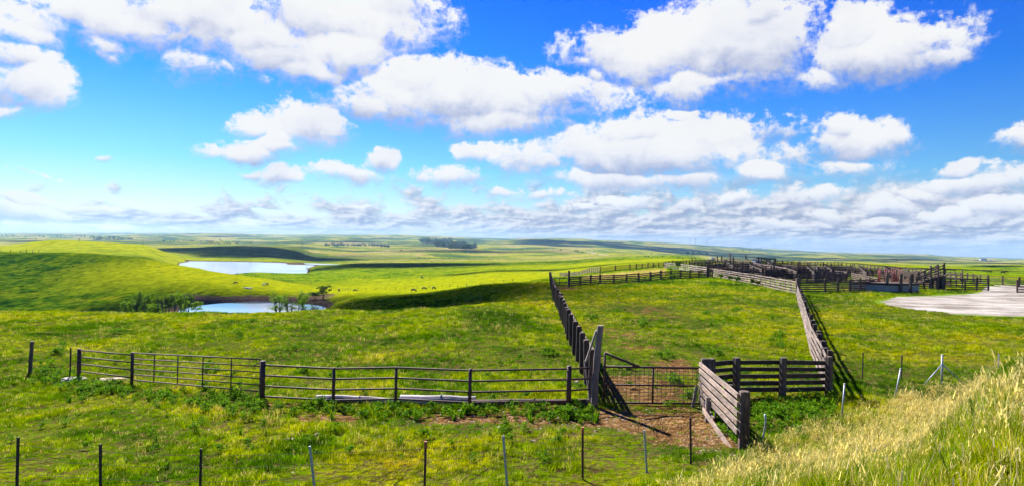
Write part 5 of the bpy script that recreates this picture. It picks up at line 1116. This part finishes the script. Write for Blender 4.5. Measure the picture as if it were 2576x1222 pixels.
def cloud(cx, cy, rx, ry, h=1000, seed=0):  # added mesh outside the view, sized to the shadow patch it casts
    import bmesh
    z = Hgt(cx, cy); c = Vector((cx, cy, z)) + sdir * (h / sdir.z); r = random.Random(seed); bm = bmesh.new()
    for i in range(16):
        a = r.uniform(0, 6.28); q = math.sqrt(r.random()) * .75; k = r.uniform(.25, .5)
        bmesh.ops.create_icosphere(bm, subdivisions=3, radius=1, matrix=Matrix.Translation((q * math.cos(a) * rx, q * math.sin(a) * ry, r.uniform(-.05, .1) * rx)) @ Matrix.Diagonal((rx * k, ry * k, min(rx, ry) * k * .45, 1)))
    for v in bm.verts:
        n_ = float(fbm(np.array([v.co.x / rx * 3 + seed]), np.array([v.co.y / ry * 3 + v.co.z / rx * 4]), 3)[0]); v.co *= 1 + .28 * n_
    me = bpy.data.meshes.new('cloud'); bm.to_mesh(me); bm.free(); me.materials.append(M['cloud']); o = link('cloud', me); o.location = c
    return tag(o, 'unseen cloud added high out of view to shade the land', 'cloud', 'added shade clouds', 'structure')
cloud(-18, 92, 34, 24, 1000, 1); cloud(-62, 100, 18, 16, 1000, 9)
cloud(-690, 1720, 300, 260, 1600, 2); cloud(-120, 262, 62, 18, 1000, 3)
cloud(-170, 900, 150, 90, 1000, 5); cloud(380, 620, 130, 50, 1000, 6); cloud(30, 560, 110, 22, 1000, 7)
cloud(600, 950, 200, 120, 1200, 8)

for i, (px_, d_, rx_, ry_) in enumerate(((1400, 6200, 420, 330), (1560, 7600, 700, 380), (1740, 4300, 330, 230), (1900, 5400, 420, 300), (2060, 4300, 420, 200), (2190, 3300, 260, 120), (2330, 4600, 420, 260), (1140, 2900, 330, 90), (860, 5600, 260, 260), (2480, 2600, 300, 90), (60, 3600, 330, 130), (1020, 8200, 500, 250), (500, 8000, 600, 200), (1650, 5600, 300, 160), (1480, 5000, 260, 90), (1810, 7000, 420, 150), (1340, 3300, 200, 70))):
    cloud((px_ - CX) / F * d_, d_, rx_ * 1.3, ry_ * (3 if d_ > 4500 else 2), 8500, 30 + i)

hz = MB(); X0, X1, Y0, Y1 = -24000, 24000, -3000, 17500
prism(hz, [(X0, Y0, -140), (X1, Y0, -140), (X1, Y1, -140), (X0, Y1, -140)], 140 + 320)
m, nt, bs = mat('haze'); nt.nodes.remove(bs); pv = N(nt, 'ShaderNodeVolumePrincipled'); pv.inputs['Color'].default_value = (.38, .70, 1.0, 1); pv.inputs['Density'].default_value = 3.2e-5; pv.inputs['Anisotropy'].default_value = .2
nt.links.new(pv.outputs[0], nt.nodes['Material Output'].inputs['Volume'])
HAZE = hz.build('haze', m); tag(HAZE, 'thin bluish haze over the far plains', 'haze', kind='stuff')

def skycoord(px, py):
    r = ray(px, py).normalized(); return math.atan2(r.x, r.y), math.asin(r.z)
w = bpy.data.worlds.new('World'); scene.world = w; w.use_nodes = True; nt = w.node_tree; bg = nt.nodes['Background']
tc = N(nt, 'ShaderNodeTexCoord').outputs['Generated']
nrmz = N(nt, 'ShaderNodeVectorMath', operation='NORMALIZE'); nt.links.new(tc, nrmz.inputs[0]); D = nrmz.outputs[0]
sep = N(nt, 'ShaderNodeSeparateXYZ'); nt.links.new(D, sep.inputs[0])
az = math_(nt, 'ARCTAN2', sep.outputs[0], sep.outputs[1]); el = math_(nt, 'ARCSINE', sep.outputs[2])
elc = math_(nt, 'MAXIMUM', el, 0.002)
cb = N(nt, 'ShaderNodeCombineXYZ'); nt.links.new(sep.outputs[0], cb.inputs[0]); nt.links.new(sep.outputs[1], cb.inputs[1]); nt.links.new(math_(nt, 'MAXIMUM', sep.outputs[2], .004), cb.inputs[2])
sky = N(nt, 'ShaderNodeTexSky'); sky.sky_type = 'NISHITA'; sky.sun_disc = False; sky.sun_elevation = SEL; sky.sun_rotation = SAZ; sky.altitude = 400; sky.air_density = 1.0; sky.dust_density = .6; sky.ozone_density = 2.0
nt.links.new(cb.outputs[0], sky.inputs[0])
# saturated grade of the sky by height, as in the photograph
K = 1.0
grade = ramp(nt, math_(nt, 'DIVIDE', elc, 0.42), [(0.0, (.38, .38, .49)), (.12, (.38, .45, .50)), (.28, (.20, .43, .60)), (.6, (.040, .29, .74)), (1.0, (.003, .18, .86))])
skyc = mixc(nt, 1.0, sky.outputs[0], grade, 'MULTIPLY')
azel = N(nt, 'ShaderNodeCombineXYZ'); nt.links.new(az, azel.inputs[0]); nt.links.new(el, azel.inputs[1])
# warp
wn1 = N(nt, 'ShaderNodeTexNoise'); wn1.inputs['Scale'].default_value = 9; wn1.inputs['Detail'].default_value = 3; nt.links.new(D, wn1.inputs[0])
wv = N(nt, 'ShaderNodeVectorMath', operation='MULTIPLY_ADD'); nt.links.new(wn1.outputs['Color'], wv.inputs[0]); wv.inputs[1].default_value = (.10, .05, 0); wv.inputs[2].default_value = (-.05, -.025, 0)
wa_ = N(nt, 'ShaderNodeVectorMath', operation='ADD'); nt.links.new(azel.outputs[0], wa_.inputs[0]); nt.links.new(wv.outputs[0], wa_.inputs[1]); AE = wa_.outputs[0]
E = [ # cx, cy, rx, ry, strength, (image units)
 (620, 95, 250, 85, 1.0), (860, 125, 150, 85, 1.0), (460, 40, 130, 60, .9), (300, 110, 80, 60, .55), (90, 40, 120, 50, .7), (1020, 60, 80, 70, .5), (760, 170, 110, 60, .8), (1250, 300, 240, 50, .9), (1500, 190, 50, 40, .4), (1980, 400, 80, 60, .4), (2050, 560, 60, 12, .4), (1760, 210, 120, 60, .8), (520, 165, 130, 40, .5), (1000, 90, 90, 60, .5), (400, 40, 200, 60, .8), (40, 60, 120, 60, .6), (2080, 540, 90, 22, .7), (2420, 540, 110, 28, .8), (1850, 500, 100, 22, .6), (2230, 565, 110, 16, .5), (1960, 560, 80, 14, .5), (60, 545, 90, 24, .8),
 (330, 60, 150, 75, .8), (300, 140, 55, 40, .45), (560, 60, 190, 80, 1), (700, 140, 190, 75, .9), (850, 50, 220, 100, 1.1), (960, 20, 150, 70, .8), (680, 205, 90, 25, .3), (440, 150, 55, 60, .45), (200, 30, 120, 50, .6),
 (50, 210, 110, 85, 1), (10, 130, 80, 50, .8), (20, 280, 60, 40, .6), (60, 20, 150, 40, .5), 
 (1180, 255, 330, 75, 1.2), (1060, 220, 190, 65, 1.1), (1370, 235, 160, 58, 1), (1010, 190, 70, 40, .8), (770, 330, 95, 62, 1.05), (640, 318, 60, 32, .7), (600, 385, 82, 32, .9), (690, 370, 80, 36, .7), (900, 270, 90, 50, .9),
 (1690, 130, 230, 80, 1.2), (1840, 120, 180, 110, 1.2), (1550, 125, 90, 55, .9), (1900, 55, 100, 55, .9), (1800, 205, 190, 40, .7), (1480, 150, 40, 25, .5),
 (2220, 125, 190, 75, 1.1), (2150, 85, 100, 75, 1), (2330, 145, 90, 45, .8), (2060, 190, 110, 28, .5), 
 (1650, 385, 250, 75, 1.2), (1600, 335, 120, 50, 1), (1800, 350, 120, 60, .9), (1330, 412, 110, 45, .9), (1215, 390, 65, 35, .55), (1130, 445, 80, 26, .8), (1560, 452, 200, 32, .9), (1720, 450, 120, 35, .9), (1700, 290, 70, 22, .4),
 (960, 415, 50, 30, .9), (880, 440, 90, 26, .9), (690, 455, 62, 27, .9), (620, 445, 40, 16, .5),
 (2160, 355, 140, 55, 1), (2110, 320, 60, 45, .9), (2260, 345, 75, 38, .8), (2140, 420, 130, 40, .5), (1940, 330, 90, 60, .35),
 (1910, 440, 75, 32, .9), (2480, 455, 150, 38, .9), (2460, 415, 70, 26, .8), (2590, 335, 65, 45, .9), (2350, 480, 120, 26, .6), (2250, 515, 110, 26, .7), (2060, 490, 110, 30, .6), (2560, 520, 120, 40, .7),
 (1360, 495, 90, 18, .6), (1250, 488, 40, 14, .5), (1590, 510, 80, 22, .7), (1705, 515, 40, 17, .6), (1460, 522, 45, 10, .5), (90, 448, 70, 12, .3), (265, 405, 50, 13, .28), (2300, 500, 60, 20, .5),
 (60, 522, 100, 20, .7), (240, 528, 80, 12, .5), (540, 518, 60, 9, .4), (1050, 510, 50, 10, .4), (900, 520, 40, 9, .5), (700, 350, 60, 40, .8)]
fld = None; vl = None; ST = AE; sae = N(nt, 'ShaderNodeSeparateXYZ'); nt.links.new(AE, sae.inputs[0])
for (cx, cy, rx, ry, st) in E:
    a0, e0 = skycoord(cx, cy); a1, _ = skycoord(cx + rx, cy); _, e1 = skycoord(cx, cy - ry); ra = abs(a1 - a0); re = abs(e1 - e0)
    mp = N(nt, 'ShaderNodeVectorMath', operation='SUBTRACT'); nt.links.new(ST, mp.inputs[0]); mp.inputs[1].default_value = (a0, e0, 0)
    ms = N(nt, 'ShaderNodeVectorMath', operation='MULTIPLY'); nt.links.new(mp.outputs[0], ms.inputs[0]); ms.inputs[1].default_value = (1 / ra, 1 / re, 0)
    ln = N(nt, 'ShaderNodeVectorMath', operation='LENGTH'); nt.links.new(ms.outputs[0], ln.inputs[0])
    f = math_(nt, 'MULTIPLY_ADD', ln.outputs['Value'], -(.6 + .4 * st), st * .98 + .04)
    sv = N(nt, 'ShaderNodeSeparateXYZ'); nt.links.new(ms.outputs[0], sv.inputs[0]); vy = sv.outputs[1]
    if fld is None: fld, vl = f, vy
    else:
        t = math_(nt, 'MULTIPLY_ADD', math_(nt, 'SUBTRACT', f, fld), 3.0, .5, clamp=True)
        vm = N(nt, 'ShaderNodeMix'); nt.links.new(t, vm.inputs[0]); nt.links.new(vl, vm.inputs[2]); nt.links.new(vy, vm.inputs[3]); vl = vm.outputs[0]
        fld = math_(nt, 'SMOOTH_MAX', fld, f, .18)
    cs = N(nt, 'ShaderNodeCombineXYZ'); nt.links.new(math_(nt, 'MULTIPLY_ADD', vl, 1e-7, sae.outputs[0]), cs.inputs[0]); nt.links.new(sae.outputs[1], cs.inputs[1]); nt.links.new(fld, cs.inputs[2]); ST = cs.outputs[0]
detail = noise(nt, D, 11, 9, .66, .3); d2 = noise(nt, mapping(nt, D, (1, 1, 1.5)), 34, 7, .68, .2); d3 = noise(nt, D, 95, 4, .6, .1)
nz = math_(nt, 'ADD', math_(nt, 'MULTIPLY', math_(nt, 'SUBTRACT', detail, .5), 2.2), math_(nt, 'ADD', math_(nt, 'MULTIPLY', math_(nt, 'SUBTRACT', d2, .5), 1.7), math_(nt, 'MULTIPLY', math_(nt, 'SUBTRACT', d3, .5), .9)))
vn = math_(nt, 'ADD', vl, math_(nt, 'MULTIPLY', math_(nt, 'SUBTRACT', detail, .5), 2.2))
soft = maprange(nt, vn, -1.0, .6, 1.3, .48)
fa = math_(nt, 'ADD', fld, math_(nt, 'MULTIPLY', nz, maprange(nt, fld, -.85, -.15)))
dens_big = math_(nt, 'DIVIDE', math_(nt, 'ADD', fa, .36), soft, clamp=True)
dens_big = maprange(nt, dens_big, 0, 1)
# low stratocumulus streets towards the horizon, seen in perspective
zc = math_(nt, 'ADD', math_(nt, 'MAXIMUM', sep.outputs[2], 0.0), .022)
pl = N(nt, 'ShaderNodeCombineXYZ'); nt.links.new(az, pl.inputs[0]); nt.links.new(math_(nt, 'LOGARITHM', math_(nt, 'ADD', elc, .022), 2.718), pl.inputs[1])
LS = (15, 2.7, 1)
ln_ = noise(nt, mapping(nt, pl.outputs[0], LS, loc=(3.3, 1.7, 0)), 1.0, 9, .60, .2)
elN = math_(nt, 'DIVIDE', elc, .13)
azb = maprange(nt, az, -.75, .45)
cover = math_(nt, 'ADD', maprange(nt, elN, 0.0, 1.0, .24, -.16, False), math_(nt, 'MULTIPLY', math_(nt, 'SUBTRACT', azb, .40), .20))
dens_low = math_(nt, 'MULTIPLY', maprange(nt, math_(nt, 'ADD', math_(nt, 'SUBTRACT', ln_, .48), cover), 0.0, .15), maprange(nt, elN, .95, .6))
ln2 = noise(nt, mapping(nt, pl.outputs[0], LS, loc=(3.22, 1.83, 0)), 1.0, 9, .60, .2)
lowshade = maprange(nt, math_(nt, 'SUBTRACT', ln_, ln2), -.09, .09)
# cloud colours: sun-bleached tops, lavender grey in the shaded folds
sh = noise(nt, mapping(nt, AE, (1.0, 1.7, 1)), 6.5, 5, .6, .3)
bigc = ramp(nt, math_(nt, 'ADD', math_(nt, 'MULTIPLY', sh, .62), math_(nt, 'MULTIPLY', maprange(nt, vn, -1.0, .5), .38)), [(.32, (.42, .48, .70)), (.45, (.66, .70, .86)), (.57, (.90, .91, .97)), (.68, (1.0, 1.0, 1.0))])
lowc = mixc(nt, lowshade, (.40, .46, .64), (.97, .97, 1.0))
lowc = mixc(nt, maprange(nt, elN, 0, .25, .8, 0), lowc, mixc(nt, azb, (.90, .90, .96), (.56, .62, .79)))
CL = N(nt, 'ShaderNodeValue'); CL.outputs[0].default_value = 1
CS = 4.15   # cloud radiance before the background strength
col1 = mixc(nt, dens_low, skyc, mixc(nt, 1.0, lowc, (CS * .93,) * 3, 'MULTIPLY'))
col2 = mixc(nt, dens_big, col1, mixc(nt, 1.0, bigc, (CS,) * 3, 'MULTIPLY'))
nt.links.new(col2, bg.inputs['Color']); bg.inputs['Strength'].default_value = .076
w.cycles.sampling_method = 'MANUAL'; w.cycles.sample_map_resolution = 512

vs = scene.view_settings; vs.view_transform = 'Standard'; vs.look = 'None'; vs.gamma = 1; vs.exposure = 1.55
cy = scene.cycles; cy.use_denoising = True; cy.denoiser = 'OPENIMAGEDENOISE'; cy.denoising_prefilter = 'ACCURATE'; cy.denoising_input_passes = 'RGB_ALBEDO_NORMAL'
cy.max_bounces = 6; cy.diffuse_bounces = 2; cy.glossy_bounces = 2; cy.transmission_bounces = 3; cy.volume_bounces = 0; cy.transparent_max_bounces = 12; cy.use_fast_gi = False
cy.sample_clamp_indirect = 5
scene.render.engine = 'CYCLES'
